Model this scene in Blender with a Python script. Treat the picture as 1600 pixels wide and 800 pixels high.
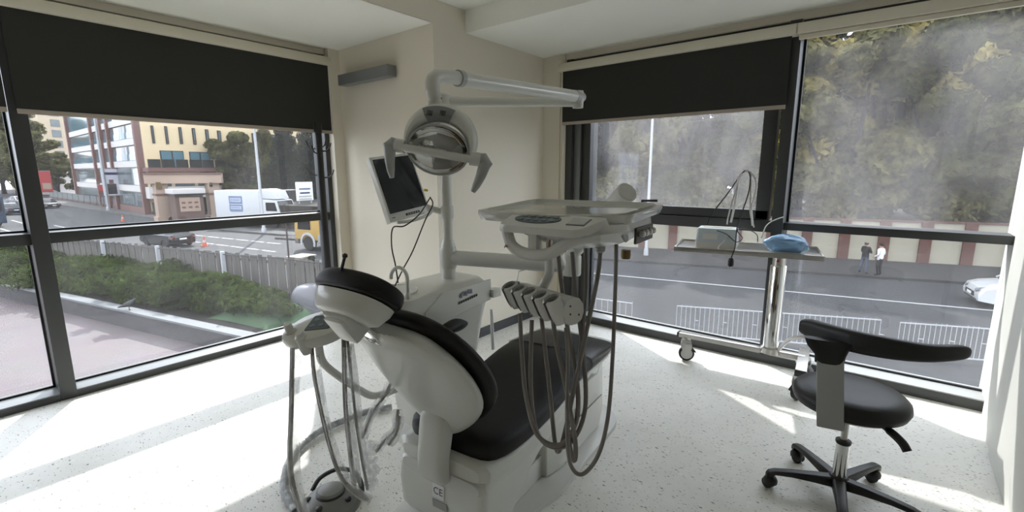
import bpy, bmesh, math, random
import numpy as np
from mathutils import Vector, Matrix
random.seed(7); rng = np.random.default_rng(7)
scene = bpy.context.scene
COL = scene.collection
for _o in list(bpy.data.objects): bpy.data.objects.remove(_o)

# ------------------------------------------------------------------ camera
CAM_H = 1.5; FPX = 732.87
YAW, PIT, ROL = math.radians(38.958), math.radians(10.2015), math.radians(-0.108)
Fv = np.array([-math.sin(YAW)*math.cos(PIT), math.cos(YAW)*math.cos(PIT), -math.sin(PIT)])
R0 = np.array([math.cos(YAW), math.sin(YAW), 0.0]); U0 = np.cross(R0, Fv)
Rv = math.cos(ROL)*R0 + math.sin(ROL)*U0; Uv = -math.sin(ROL)*R0 + math.cos(ROL)*U0
cam_data = bpy.data.cameras.new('camera'); cam = bpy.data.objects.new('camera', cam_data); COL.objects.link(cam)
cam_data.sensor_width = 36.0; cam_data.lens = FPX/1600*36.0; cam_data.clip_start = 0.05; cam_data.clip_end = 600
cam.matrix_world = Matrix(((Rv[0], Uv[0], -Fv[0], 0), (Rv[1], Uv[1], -Fv[1], 0), (Rv[2], Uv[2], -Fv[2], CAM_H), (0, 0, 0, 1)))
scene.camera = cam

# ------------------------------------------------------------------ light
SKY_STRENGTH = 3.4; SUN_STRENGTH = 5.4; EXPOSURE = 0.58
world = bpy.data.worlds.new('hazy_sky'); scene.world = world; world.use_nodes = True
wn = world.node_tree.nodes; wl = world.node_tree.links; wn.clear()
w_out = wn.new('ShaderNodeOutputWorld'); w_bg = wn.new('ShaderNodeBackground')
w_bg.inputs['Color'].default_value = (0.98, 0.985, 1.0, 1); w_bg.inputs['Strength'].default_value = SKY_STRENGTH
wl.new(w_bg.outputs[0], w_out.inputs[0])
SAZ = math.radians(-32.0); SEL = math.radians(39.4)
sun_dir = Vector((math.cos(SAZ)*math.cos(SEL), math.sin(SAZ)*math.cos(SEL), -math.sin(SEL)))
sun_d = bpy.data.lights.new('sun', 'SUN'); sun = bpy.data.objects.new('sun', sun_d); COL.objects.link(sun)
sun_d.energy = SUN_STRENGTH; sun_d.angle = math.radians(0.8); sun_d.color = (1.0, 0.93, 0.82)
sun.rotation_euler = sun_dir.to_track_quat('-Z', 'Y').to_euler(); sun.location = (-20, 14, 20)
vs = scene.view_settings
scene.display_settings.display_device = 'sRGB'
vs.view_transform = 'Standard'; vs.look = 'None'; vs.gamma = 1.0; vs.use_curve_mapping = False; vs.exposure = EXPOSURE

# ------------------------------------------------------------------ measured points -> metres
def ray(x, y): return Rv*(x-800) + Uv*(400-y) + Fv*FPX
O_ = np.array([0, 0, CAM_H])
def onz(x, y, z): d = ray(x, y); return Vector(O_ + d*((z-CAM_H)/d[2]))
def onx(x, y, X): d = ray(x, y); return Vector(O_ + d*(X/d[0]))
def ony(x, y, Y): d = ray(x, y); return Vector(O_ + d*(Y/d[1]))
def dep(x, y, d): return Vector(O_ + ray(x, y)*(d/FPX))

# ------------------------------------------------------------------ materials
MATS = {}
ALB = 1.0                                       # scales base colours; lowered outdoors to dim daylight brightness against the interior
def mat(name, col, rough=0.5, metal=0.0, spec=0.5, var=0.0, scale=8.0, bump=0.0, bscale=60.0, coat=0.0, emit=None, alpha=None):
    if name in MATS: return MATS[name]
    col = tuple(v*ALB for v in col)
    m = bpy.data.materials.new(name); m.use_nodes = True
    nt = m.node_tree; b = nt.nodes['Principled BSDF']
    c = (col[0], col[1], col[2], 1)
    b.inputs['Base Color'].default_value = c; b.inputs['Roughness'].default_value = rough
    b.inputs['Metallic'].default_value = metal; b.inputs['Specular IOR Level'].default_value = spec
    if coat: b.inputs['Coat Weight'].default_value = coat
    if alpha is not None: b.inputs['Alpha'].default_value = alpha
    if var > 0:
        tc = nt.nodes.new('ShaderNodeTexCoord'); n = nt.nodes.new('ShaderNodeTexNoise'); n.inputs['Scale'].default_value = scale; n.inputs['Detail'].default_value = 5
        nt.links.new(tc.outputs['Object'], n.inputs['Vector'])
        mx = nt.nodes.new('ShaderNodeMix'); mx.data_type = 'RGBA'
        mx.inputs[6].default_value = tuple(max(0, v*(1-var)) for v in col)+(1,); mx.inputs[7].default_value = tuple(min(1, v*(1+var)) for v in col)+(1,)
        nt.links.new(n.outputs['Fac'], mx.inputs[0]); nt.links.new(mx.outputs[2], b.inputs['Base Color'])
    if bump > 0:
        tc2 = nt.nodes.new('ShaderNodeTexCoord'); n2 = nt.nodes.new('ShaderNodeTexNoise'); n2.inputs['Scale'].default_value = bscale; n2.inputs['Detail'].default_value = 4
        nt.links.new(tc2.outputs['Object'], n2.inputs['Vector'])
        bp = nt.nodes.new('ShaderNodeBump'); bp.inputs['Strength'].default_value = bump; bp.inputs['Distance'].default_value = 0.01
        nt.links.new(n2.outputs['Fac'], bp.inputs['Height']); nt.links.new(bp.outputs[0], b.inputs['Normal'])
    MATS[name] = m
    return m

def floor_mat():
    m = bpy.data.materials.new('speckled_vinyl'); m.use_nodes = True; nt = m.node_tree; N = nt.nodes; L = nt.links
    b = N['Principled BSDF']; b.inputs['Roughness'].default_value = 0.42; b.inputs['Specular IOR Level'].default_value = 0.4
    tc = N.new('ShaderNodeTexCoord')
    base = N.new('ShaderNodeTexNoise'); base.inputs['Scale'].default_value = 2.2; base.inputs['Detail'].default_value = 8; base.inputs['Roughness'].default_value = 0.7
    L.new(tc.outputs['Object'], base.inputs['Vector'])
    r0 = N.new('ShaderNodeValToRGB'); r0.color_ramp.elements[0].color = (0.76, 0.75, 0.69, 1); r0.color_ramp.elements[0].position = 0.3
    r0.color_ramp.elements[1].color = (0.88, 0.87, 0.81, 1); r0.color_ramp.elements[1].position = 0.62
    L.new(base.outputs['Fac'], r0.inputs[0]); prev = r0.outputs[0]
    for sc, th, colr, rot, st in ((17, 0.14, (0.30, 0.275, 0.235, 1), 0.6, 2.0), (28, 0.15, (0.40, 0.37, 0.315, 1), 1.7, 1.9), (44, 0.15, (0.44, 0.41, 0.35, 1), 0.3, 1.8), (25, 0.14, (0.42, 0.39, 0.33, 1), 2.1, 1.8), (36, 0.14, (0.36, 0.33, 0.28, 1), 1.2, 2.2), (21, 0.13, (0.50, 0.47, 0.41, 1), 2.7, 1.7), (15, 0.13, (0.90, 0.90, 0.87, 1), 0.1, 1.5)):
        mp = N.new('ShaderNodeMapping'); mp.inputs['Rotation'].default_value = (0, 0, rot); mp.inputs['Scale'].default_value = (1, st, 1)
        L.new(tc.outputs['Object'], mp.inputs['Vector'])
        ds = N.new('ShaderNodeTexNoise'); ds.inputs['Scale'].default_value = 45; L.new(mp.outputs[0], ds.inputs['Vector'])
        ad = N.new('ShaderNodeMix'); ad.data_type = 'RGBA'; ad.inputs[0].default_value = 0.02
        L.new(mp.outputs[0], ad.inputs[6]); L.new(ds.outputs['Color'], ad.inputs[7])
        vo = N.new('ShaderNodeTexVoronoi'); vo.inputs['Scale'].default_value = sc; L.new(ad.outputs[2], vo.inputs['Vector'])
        mt = N.new('ShaderNodeMath'); mt.operation = 'LESS_THAN'; mt.inputs[1].default_value = th; L.new(vo.outputs['Distance'], mt.inputs[0])
        sp = N.new('ShaderNodeSeparateColor'); L.new(vo.outputs['Color'], sp.inputs[0])
        g = N.new('ShaderNodeMath'); g.operation = 'LESS_THAN'; g.inputs[1].default_value = 0.5; L.new(sp.outputs[0], g.inputs[0])
        an = N.new('ShaderNodeMath'); an.operation = 'MULTIPLY'; L.new(mt.outputs[0], an.inputs[0]); L.new(g.outputs[0], an.inputs[1])
        mx = N.new('ShaderNodeMix'); mx.data_type = 'RGBA'; L.new(an.outputs[0], mx.inputs[0]); L.new(prev, mx.inputs[6]); mx.inputs[7].default_value = colr
        prev = mx.outputs[2]
    L.new(prev, b.inputs['Base Color'])
    return m

def glass_mat(name, tint=(0.80, 0.83, 0.87), dirt=0.10, seed=0.0):
    # clear window glass with fresnel reflection and a film of dust that scatters light
    m = bpy.data.materials.new(name); m.use_nodes = True; nt = m.node_tree; N = nt.nodes; L = nt.links; N.clear()
    out = N.new('ShaderNodeOutputMaterial'); tr = N.new('ShaderNodeBsdfTransparent'); tr.inputs[0].default_value = tint+(1,)
    gl = N.new('ShaderNodeBsdfGlossy'); gl.inputs['Roughness'].default_value = 0.01; gl.inputs['Color'].default_value = (0.9, 0.92, 1, 1)
    fr = N.new('ShaderNodeFresnel'); fr.inputs['IOR'].default_value = 1.5
    geo = N.new('ShaderNodeNewGeometry'); inv = N.new('ShaderNodeMath'); inv.operation = 'SUBTRACT'; inv.inputs[0].default_value = 1.0; L.new(geo.outputs['Backfacing'], inv.inputs[1])
    mf = N.new('ShaderNodeMath'); mf.operation = 'MULTIPLY'; L.new(fr.outputs[0], mf.inputs[0]); L.new(inv.outputs[0], mf.inputs[1])
    m1 = N.new('ShaderNodeMixShader'); L.new(mf.outputs[0], m1.inputs[0]); L.new(tr.outputs[0], m1.inputs[1]); L.new(gl.outputs[0], m1.inputs[2])
    tl = N.new('ShaderNodeBsdfTranslucent'); tl.inputs[0].default_value = (0.9, 0.9, 0.94, 1)
    tc = N.new('ShaderNodeTexCoord'); mp = N.new('ShaderNodeMapping'); mp.inputs['Location'].default_value = (seed, seed*2, 0); mp.inputs['Scale'].default_value = (1, 1, 0.55)
    L.new(tc.outputs['Object'], mp.inputs[0])
    n = N.new('ShaderNodeTexNoise'); n.inputs['Scale'].default_value = 2.2; n.inputs['Detail'].default_value = 6; L.new(mp.outputs[0], n.inputs['Vector'])
    mr = N.new('ShaderNodeMapRange'); mr.inputs[1].default_value = 0.3; mr.inputs[2].default_value = 0.75; mr.inputs[3].default_value = dirt*0.35; mr.inputs[4].default_value = dirt*1.5
    L.new(n.outputs['Fac'], mr.inputs[0])
    m2 = N.new('ShaderNodeMixShader'); L.new(mr.outputs[0], m2.inputs[0]); L.new(m1.outputs[0], m2.inputs[1]); L.new(tl.outputs[0], m2.inputs[2])
    L.new(m2.outputs[0], out.inputs[0])
    return m

def film_mat(name, col=(0.9, 0.92, 0.93), opacity=0.30):
    m = bpy.data.materials.new(name); m.use_nodes = True; nt = m.node_tree; N = nt.nodes; L = nt.links; N.clear()
    out = N.new('ShaderNodeOutputMaterial'); tr = N.new('ShaderNodeBsdfTransparent')
    pr = N.new('ShaderNodeBsdfPrincipled'); pr.inputs['Base Color'].default_value = col+(1,); pr.inputs['Roughness'].default_value = 0.12
    tc = N.new('ShaderNodeTexCoord'); n = N.new('ShaderNodeTexNoise'); n.inputs['Scale'].default_value = 14; n.inputs['Detail'].default_value = 4; L.new(tc.outputs['Object'], n.inputs['Vector'])
    bp = N.new('ShaderNodeBump'); bp.inputs['Strength'].default_value = 0.5; bp.inputs['Distance'].default_value = 0.02; L.new(n.outputs['Fac'], bp.inputs['Height']); L.new(bp.outputs[0], pr.inputs['Normal'])
    mr = N.new('ShaderNodeMapRange'); mr.inputs[1].default_value = 0.35; mr.inputs[2].default_value = 0.65; mr.inputs[3].default_value = opacity*0.5; mr.inputs[4].default_value = opacity*1.6; L.new(n.outputs['Fac'], mr.inputs[0])
    mx = N.new('ShaderNodeMixShader'); L.new(mr.outputs[0], mx.inputs[0]); L.new(tr.outputs[0], mx.inputs[1]); L.new(pr.outputs[0], mx.inputs[2]); L.new(mx.outputs[0], out.inputs[0])
    return m

def leaf_mat(name, c1, c2, scale=0.8, rough=0.6, trans=0.5):
    m = bpy.data.materials.new(name); m.use_nodes = True; nt = m.node_tree; N = nt.nodes; L = nt.links; N.clear()
    out = N.new('ShaderNodeOutputMaterial'); tc = N.new('ShaderNodeTexCoord'); n = N.new('ShaderNodeTexNoise'); n.inputs['Scale'].default_value = scale; n.inputs['Detail'].default_value = 8; n.inputs['Roughness'].default_value = 0.75
    L.new(tc.outputs['Object'], n.inputs['Vector'])
    r = N.new('ShaderNodeValToRGB'); r.color_ramp.elements[0].color = c1+(1,); r.color_ramp.elements[0].position = 0.35; r.color_ramp.elements[1].color = c2+(1,); r.color_ramp.elements[1].position = 0.68
    L.new(n.outputs['Fac'], r.inputs[0])
    d = N.new('ShaderNodeBsdfDiffuse'); t = N.new('ShaderNodeBsdfTranslucent'); L.new(r.outputs[0], d.inputs[0]); L.new(r.outputs[0], t.inputs[0])
    mx = N.new('ShaderNodeMixShader'); mx.inputs[0].default_value = trans; L.new(d.outputs[0], mx.inputs[1]); L.new(t.outputs[0], mx.inputs[2]); L.new(mx.outputs[0], out.inputs[0])
    return m

# ------------------------------------------------------------------ mesh helpers
class MB:
    """collects shapes into one mesh"""
    def __init__(s): s.v = []; s.f = []
    def add(s, vs, fs):
        k = len(s.v); s.v += [tuple(p) for p in vs]; s.f += [tuple(i+k for i in q) for q in fs]; return s
    def box(s, c, d, rot=0.0, M=None):
        x, y, z = d[0]/2, d[1]/2, d[2]/2; cs, sn = math.cos(rot), math.sin(rot); P = []
        for a, b, e in ((-x, -y, -z), (x, -y, -z), (x, y, -z), (-x, y, -z), (-x, -y, z), (x, -y, z), (x, y, z), (-x, y, z)):
            q = Vector((a*cs-b*sn, a*sn+b*cs, e)); q = (M @ q) if M is not None else q
            P.append(q+Vector(c))
        return s.add(P, [(3, 2, 1, 0), (4, 5, 6, 7), (0, 1, 5, 4), (1, 2, 6, 5), (2, 3, 7, 6), (3, 0, 4, 7)])
    def span(s, a, b): return s.box([(p+q)/2 for p, q in zip(a, b)], [abs(q-p) for p, q in zip(a, b)])
    def loft(s, rings, cap=True, closed=True):
        n = len(rings[0]); vs = [p for r in rings for p in r]; fs = []
        for i in range(len(rings)-1):
            for j in range(n if closed else n-1):
                k = (j+1) % n; fs.append((i*n+j, i*n+k, (i+1)*n+k, (i+1)*n+j))
        if cap: fs.append(tuple(reversed(range(n)))); fs.append(tuple((len(rings)-1)*n+j for j in range(n)))
        return s.add(vs, fs)
    def tube(s, pts, r, seg=10, cap=True, flat=1.0):
        pts = [Vector(p) for p in pts]; rs = r if isinstance(r, (list, tuple)) else [r]*len(pts)
        t = (pts[1]-pts[0]).normalized(); u = t.orthogonal().normalized(); rings = []
        for i, p in enumerate(pts):
            if i == 0: t = pts[1]-pts[0]
            elif i == len(pts)-1: t = pts[-1]-pts[-2]
            else: t = (pts[i+1]-pts[i]).normalized()+(pts[i]-pts[i-1]).normalized()
            t.normalize(); u = (u-t*u.dot(t)); u = u.normalized() if u.length > 1e-6 else t.orthogonal().normalized(); w = t.cross(u)
            rings.append([p+(u*math.cos(a)*flat+w*math.sin(a))*rs[i] for a in [2*math.pi*j/seg for j in range(seg)]])
        return s.loft(rings, cap)
    def bar(s, a, b, w, h, up=(0, 0, 1)):
        a, b = Vector(a), Vector(b); t = (b-a).normalized(); upv = Vector(up); x = t.cross(upv)
        if x.length < 1e-5: x = t.orthogonal()
        x.normalize(); y = x.cross(t)
        R = lambda p: [p+x*w/2+y*h/2, p-x*w/2+y*h/2, p-x*w/2-y*h/2, p+x*w/2-y*h/2]
        return s.loft([R(a), R(b)])
    def lathe(s, prof, c=(0, 0, 0), seg=24, M=None, cap=True):
        rings = []
        for r, z in prof:
            ring = []
            for j in range(seg):
                a = 2*math.pi*j/seg; q = Vector((r*math.cos(a), r*math.sin(a), z)); q = (M @ q) if M is not None else q; ring.append(q+Vector(c))
            rings.append(ring)
        return s.loft(rings, cap)
    def prism(s, poly, z0, z1): return s.loft([[(x, y, z0) for x, y in poly], [(x, y, z1) for x, y in poly]])
    def extrude(s, poly3, vec):
        v = Vector(vec); return s.loft([[Vector(p) for p in poly3], [Vector(p)+v for p in poly3]])
    def build(s, name, m, parent=None, smooth=False, bevel=0.0, seg=2, sub=0, M=None):
        me = bpy.data.meshes.new(name); me.from_pydata([tuple(p) for p in s.v], [], s.f)
        if M is not None: me.transform(M)
        bm = bmesh.new(); bm.from_mesh(me); bmesh.ops.recalc_face_normals(bm, faces=bm.faces)
        if bevel > 0:
            es = [e for e in bm.edges if len(e.link_faces) == 2 and e.calc_face_angle(0) > 0.5]
            bmesh.ops.bevel(bm, geom=es, offset=bevel, segments=seg, affect='EDGES', profile=0.7, clamp_overlap=True)
        bm.to_mesh(me); bm.free()
        me.materials.append(m)
        o = bpy.data.objects.new(name, me); COL.objects.link(o)
        if parent is not None: o.parent = parent
        if smooth or bevel > 0:
            me.polygons.foreach_set('use_smooth', [True]*len(me.polygons))
            try: me.set_sharp_from_angle(angle=math.radians(38 if smooth else 30))
            except Exception: pass
        if sub:
            md = o.modifiers.new('subdivision', 'SUBSURF'); md.levels = sub; md.render_levels = sub
        return o

def thing(name, label, cat, loc=(0, 0, 0), group=None, kind=None, rz=0.0):
    o = bpy.data.objects.new(name, None); COL.objects.link(o); o.location = loc; o.rotation_euler = (0, 0, rz); o.empty_display_size = 0.05
    if label: o['label'] = label
    if cat: o['category'] = cat
    if group: o['group'] = group
    if kind: o['kind'] = kind
    return o
def tag(o, label, cat, group=None, kind=None):
    o['label'] = label
    if cat: o['category'] = cat
    if group: o['group'] = group
    if kind: o['kind'] = kind
    return o
def structure(o, label=None):
    o['kind'] = 'structure'
    if label: o['label'] = label
    return o
class LP:
    """world-space MB whose build() is parented to an Empty at any place (coordinates stay world)"""
    pass
def build_in(mb, name, m, parent, **k):
    """mesh given in world coordinates, parented under an unrotated or rotated Empty"""
    bpy_m = Matrix.Translation(parent.location) @ Matrix.Rotation(parent.rotation_euler.z, 4, 'Z')
    return mb.build(name, m, parent, M=bpy_m.inverted(), **k)
def spline(pts, n=8):
    P = [Vector(p) for p in pts]; P = [P[0]*2-P[1]]+P+[P[-1]*2-P[-2]]; out = []
    for i in range(1, len(P)-2):
        for k in range(n):
            t = k/n; a, b, c, d = P[i-1], P[i], P[i+1], P[i+2]
            out.append(0.5*((2*b)+(c-a)*t+(2*a-5*b+4*c-d)*t*t+(3*b-3*c+d-a)*t**3))
    out.append(P[-2]); return out
def superring(cx, cy, hw, hd, n=24, e=2.6):
    r = []
    for j in range(n):
        a = 2*math.pi*j/n; c, s_ = math.cos(a), math.sin(a)
        r.append((cx+hw*math.copysign(abs(c)**(2/e), c), cy+hd*math.copysign(abs(s_)**(2/e), s_)))
    return r
def rounded_poly(pts, r=0.05, n=4):
    out = []; N = len(pts)
    for i in range(N):
        p = Vector(pts[i]); a = Vector(pts[i-1]); b = Vector(pts[(i+1) % N]); d1 = (a-p); d2 = (b-p)
        rr = min(r, d1.length*0.45, d2.length*0.45); s_ = p+d1.normalized()*rr; e_ = p+d2.normalized()*rr
        for k in range(n+1):
            t = k/n; out.append(tuple((1-t)**2*s_+2*t*(1-t)*p+t*t*e_))
    return out
def copy_tree(o, parent=None):
    c = o.copy(); COL.objects.link(c); c.parent = parent
    for ch in list(o.children): copy_tree(ch, c)
    return c
def text_mesh(name, s, size, m, parent, M, align='CENTER'):
    cu = bpy.data.curves.new(name, 'FONT'); cu.body = s; cu.size = size; cu.align_x = align; cu.align_y = 'CENTER'; cu.extrude = 0.0
    o = bpy.data.objects.new(name, cu); COL.objects.link(o)
    dg = bpy.context.evaluated_depsgraph_get(); dg.update(); me = bpy.data.meshes.new_from_object(o.evaluated_get(dg))
    bpy.data.objects.remove(o); me.transform(M); me.materials.clear(); me.materials.append(m)
    o = bpy.data.objects.new(name, me); COL.objects.link(o); o.parent = parent
    return o
def frame_matrix(o, x, y, z):
    x, y, z = Vector(x), Vector(y), Vector(z)
    return Matrix(((x.x, y.x, z.x, o[0]), (x.y, y.y, z.y, o[1]), (x.z, y.z, z.z, o[2]), (0, 0, 0, 1)))
def leaves(name, blobs, n, size, m, parent=None, flat=0.0, rg=rng):
    """blobs: (cx,cy,cz,rx,ry,rz); n leaf quads in all, on and inside the blobs"""
    vol = np.array([b[3]*b[4]+b[4]*b[5]+b[3]*b[5] for b in blobs]); pr = vol/vol.sum()
    idx = rg.choice(len(blobs), n, p=pr); B = np.array(blobs)[idx]
    d = rg.normal(size=(n, 3)); d /= np.linalg.norm(d, axis=1)[:, None]
    rad = 1-0.55*rg.random(n)**1.6
    c = B[:, :3]+d*B[:, 3:]*rad[:, None]
    nn = rg.normal(size=(n, 3))*0.8+d; nn /= np.linalg.norm(nn, axis=1)[:, None]
    a = np.cross(nn, rg.normal(size=(n, 3))); a /= np.linalg.norm(a, axis=1)[:, None]; b = np.cross(nn, a)
    s = size*(0.6+0.8*rg.random(n))[:, None]
    v = np.stack([c-a*s, c-b*s*0.5, c+a*s, c+b*s*0.5], 1).reshape(-1, 3)
    me = bpy.data.meshes.new(name); me.vertices.add(4*n); me.vertices.foreach_set('co', v.ravel())
    me.loops.add(4*n); me.loops.foreach_set('vertex_index', np.arange(4*n)); me.polygons.add(n); me.polygons.foreach_set('loop_start', np.arange(0, 4*n, 4)); me.polygons.foreach_set('loop_total', np.full(n, 4))
    me.update(); me.materials.append(m)
    o = bpy.data.objects.new(name, me); COL.objects.link(o); o['kind'] = 'stuff'
    if parent is not None: o.parent = parent
    return o

# common materials
M_white = mat('white_plastic', (0.66, 0.66, 0.60), 0.28, var=0.03, scale=3, coat=0.25)
M_tray = mat('glossy_white_tray', (0.66, 0.66, 0.60), 0.10, coat=0.6)
M_white2 = mat('cream_plastic', (0.66, 0.655, 0.61), 0.32, var=0.03, scale=3, coat=0.2)
M_lgrey = mat('light_grey_plastic', (0.42, 0.43, 0.42), 0.4)
M_grey = mat('mid_grey_plastic', (0.22, 0.225, 0.225), 0.45)
M_black = mat('black_plastic', (0.012, 0.012, 0.012), 0.4, var=0.2)
M_leather = mat('black_leatherette', (0.006, 0.0058, 0.0055), 0.46, spec=0.28, bump=0.15, bscale=300, var=0.2)
M_leather2 = mat('black_stool_leatherette', (0.010, 0.010, 0.0095), 0.40, bump=0.1, bscale=300)
M_chrome = mat('chrome', (0.82, 0.82, 0.82), 0.08, 1.0)
M_steel = mat('brushed_steel', (0.60, 0.58, 0.55), 0.28, 1.0, var=0.08, scale=30)
M_frame = mat('dark_aluminium', (0.055, 0.057, 0.056), 0.4, 0.3, var=0.06)
M_rubber = mat('dark_rubber', (0.02, 0.02, 0.02), 0.6)
M_hose = mat('grey_beige_hose', (0.20, 0.18, 0.16), 0.4, var=0.05)
M_paint = mat('beige_wall_paint', (0.755, 0.70, 0.585), 0.8, var=0.025, scale=2, bump=0.04, bscale=150)
M_ceil = mat('white_ceiling_paint', (0.90, 0.895, 0.82), 0.85, var=0.02, scale=2)
M_cass = mat('cream_painted_metal', (0.74, 0.69, 0.56), 0.5, var=0.03, scale=4)
M_blind = mat('dark_grey_blind_fabric', (0.030, 0.030, 0.027), 0.9, var=0.06, scale=6, bump=0.1, bscale=700)
M_film = film_mat('clear_plastic_film')
# ================================================================== THE ROOM
XL, YB, XR, YR = -4.17, 4.0, 0.59, -3.0        # frame faces of the window walls, right wall, rear wall
XG, YG = -4.35, 4.18                            # glass planes
XP, YP = -2.82, 2.55                            # corner pillar faces
ZS, ZU = 2.595, 2.765                           # soffit and upper ceiling
structure(MB().span((-4.45, YR-0.1, -0.3), (XR+0.3, 4.28, 0)).build('floor', floor_mat()), 'pale speckled vinyl floor')
pil = MB().span((-4.45, YP, 0), (XP, 4.28, 2.95)).build('wall_corner', M_paint); structure(pil, 'beige corner pillar between the two window walls')
MB().span((-4.40, 2.445, 0), (-4.10, YP, ZS)).build('reveal', M_paint, pil)
MB().span((XP, 3.99, 0), (-2.57, 4.28, ZS)).build('pier', M_paint, pil)
bb = mat('dark_baseboard', (0.035, 0.037, 0.042), 0.4)
structure(MB().span((XP, YP-0.012, 0), (XP+0.012, 3.99, 0.085)).build('baseboard_corner', bb))
structure(MB().span((-4.10, YP-0.012, 0), (XP, YP, 0.085)).build('baseboard_left', bb))
structure(MB().span((-4.45, YR-0.1, ZU), (XR+0.3, 4.28, 2.95)).build('ceiling', M_ceil))
structure(MB().span((-4.45, YR, ZS), (XP, YP, ZU)).build('ceiling_soffit_left', M_ceil), 'lowered ceiling strip along the left windows')
structure(MB().span((XP, 2.90, ZS), (XR+0.3, 4.28, ZU)).build('ceiling_soffit_back', M_ceil), 'lowered ceiling strip along the back windows')
MB().span((XP-0.006, YR, ZS), (XP+0.003, YP, ZU)).build('trim_1', M_paint)['kind'] = 'structure'
# heads above the glazing
structure(MB().span((-4.45, YR, 2.545), (-4.16, 2.445, ZS)).build('wall_left', M_paint), 'plaster head above the left windows')
structure(MB().span((-2.57, 4.01, 2.545), (XR, 4.28, ZS)).build('wall_back', M_paint), 'plaster head above the back windows')
# right wall: rounded end by the window, then a flat panel, brown door trim
M_rw = mat('white_wall_panel', (0.72, 0.72, 0.68), 0.6, var=0.02, scale=2)
wr = MB().span((XR, YR, 0), (XR+0.3, 4.28, ZU)).build('wall_right', M_rw); structure(wr, 'white side wall beside the window')
ring = lambda z: [(XR+0.06, 4.0, z), (XR-0.002, 3.97, z), (XR-0.025, 3.86, z), (XR-0.035, 3.70, z), (XR-0.035, 3.52, z), (XR-0.03, 3.43, z), (XR+0.06, 3.40, z)]
MB().loft([ring(0.0), ring(ZS)]).build('rounded_casing', M_rw, wr, smooth=True)
MB().span((XR-0.045, 1.95, 0), (XR+0.05, 3.385, ZS)).build('panel', M_rw, wr, bevel=0.004)
structure(MB().span((XR-0.06, 1.6, 0), (XR-0.01, 1.95, 2.2)).build('trim_2', mat('brown_door_trim', (0.10, 0.045, 0.025), 0.5, var=0.2)), 'brown door trim on the right wall')
structure(MB().span((-4.45, YR-0.1, 0), (XR+0.3, YR, ZU)).build('wall_rear', mat('light_absorbing_brown', (0.20, 0.12, 0.07), 0.6, var=0.2)))  # unseen rear wall, coloured dark to keep fill light off the chair

GL_L1 = glass_mat('window_glass_a', dirt=0.012, seed=1.3); GL_L2 = glass_mat('window_glass_b', dirt=0.012, seed=4.1)
GL_B1 = glass_mat('window_glass_c', dirt=0.075, seed=2.2); GL_B2 = glass_mat('window_glass_d', dirt=0.050, seed=7.7); GL_B3 = glass_mat('window_glass_e', dirt=0.02, seed=9.1)
M_gasket = mat('black_gasket', (0.006, 0.006, 0.006), 0.5)
M_sill = mat('grey_aluminium_sill', (0.20, 0.21, 0.21), 0.35, 0.2, var=0.05)
def left_bay(n, y0, y1, jamb_end=None):
    w = thing('window_%d' % n, None, None, (XG, (y0+y1)/2, 0), kind='structure')
    w['label'] = 'dark framed window bay onto the paved terrace'
    build_in(MB().span((-4.40, y0, 0), (XL, y1, 0.052)), 'sill', M_sill, w, bevel=0.003)
    build_in(MB().span((-4.175, y0, 0.0), (XL+0.002, y1, 0.044)), 'sill_front', M_frame, w)
    build_in(MB().span((-4.39, y0, 1.05), (-4.19, y1, 1.12)), 'transom', M_frame, w, bevel=0.003)
    build_in(MB().span((-4.39, y0, 2.46), (-4.19, y1, 2.545)), 'head', M_frame, w)
    for a, b in ((0.052, 1.05), (1.12, 2.46)):
        build_in(MB().span((XG-0.004, y0, a), (XG+0.004, y1, b)), 'pane', GL_L1 if n == 1 else GL_L2, w)
        g = MB()
        g.span((XG, y0, a), (XG+0.02, y1, a+0.012)); g.span((XG, y0, b-0.012), (XG+0.02, y1, b)); g.span((XG, y0, a), (XG+0.02, y0+0.012, b)); g.span((XG, y1-0.012, a), (XG+0.02, y1, b))
        build_in(g, 'gasket', M_gasket, w)
    return w
w1 = left_bay(1, 0.455, 2.40); w2 = left_bay(2, -1.60, 0.372)
build_in(MB().span((-4.40, 0.372, 0), (-4.165, 0.455, 2.545)), 'mullion', M_frame, w1, bevel=0.004)
build_in(MB().span((-4.40, 2.40, 0), (-4.18, 2.445, 2.545)), 'jamb', M_frame, w1)
build_in(MB().span((-4.40, -1.68, 0), (-4.165, -1.60, 2.545)), 'mullion', M_frame, w2, bevel=0.004)
structure(MB().span((-4.45, YR, 0), (-4.165, -1.68, 2.545)).build('wall_left_rear', M_paint))  # unseen stretch closed without a window to cut fill light from behind
# back bays
w3 = thing('window_3', 'dark framed window with an opening upper sash', None, (-1.6, YG, 0), kind='structure')
w4 = thing('window_4', 'tall dark framed window beside the white wall', None, (0.0, YG, 0), kind='structure')
for w, a, b in ((w3, -2.57, -0.70), (w4, -0.70, XR)):
    build_in(MB().span((a, YB, 0), (b, 4.24, 0.076)), 'sill', mat('pale_aluminium_sill', (0.42, 0.43, 0.42), 0.35, 0.1, var=0.05), w, bevel=0.003)
    build_in(MB().span((a, YB-0.002, 0), (b, YB+0.005, 0.068)), 'sill_front', M_frame, w)
    build_in(MB().span((a, 4.04, 2.46), (b, 4.24, 2.545)), 'head', M_frame, w)
build_in(MB().span((-2.57, 4.02, 0), (-2.50, 4.24, 2.545)), 'jamb', M_frame, w3, bevel=0.003)
build_in(MB().span((-2.50, 4.07, 0.06), (-2.43, 4.24, 2.5)), 'jamb', M_sill, w3, bevel=0.003)
build_in(MB().span((-2.43, 4.10, 0.06), (-2.335, 4.24, 2.5)), 'jamb', M_frame, w3, bevel=0.003)
build_in(MB().span((-0.70, 4.0, 0), (-0.625, 4.24, 2.545)), 'mullion', M_frame, w3, bevel=0.004)
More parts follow.
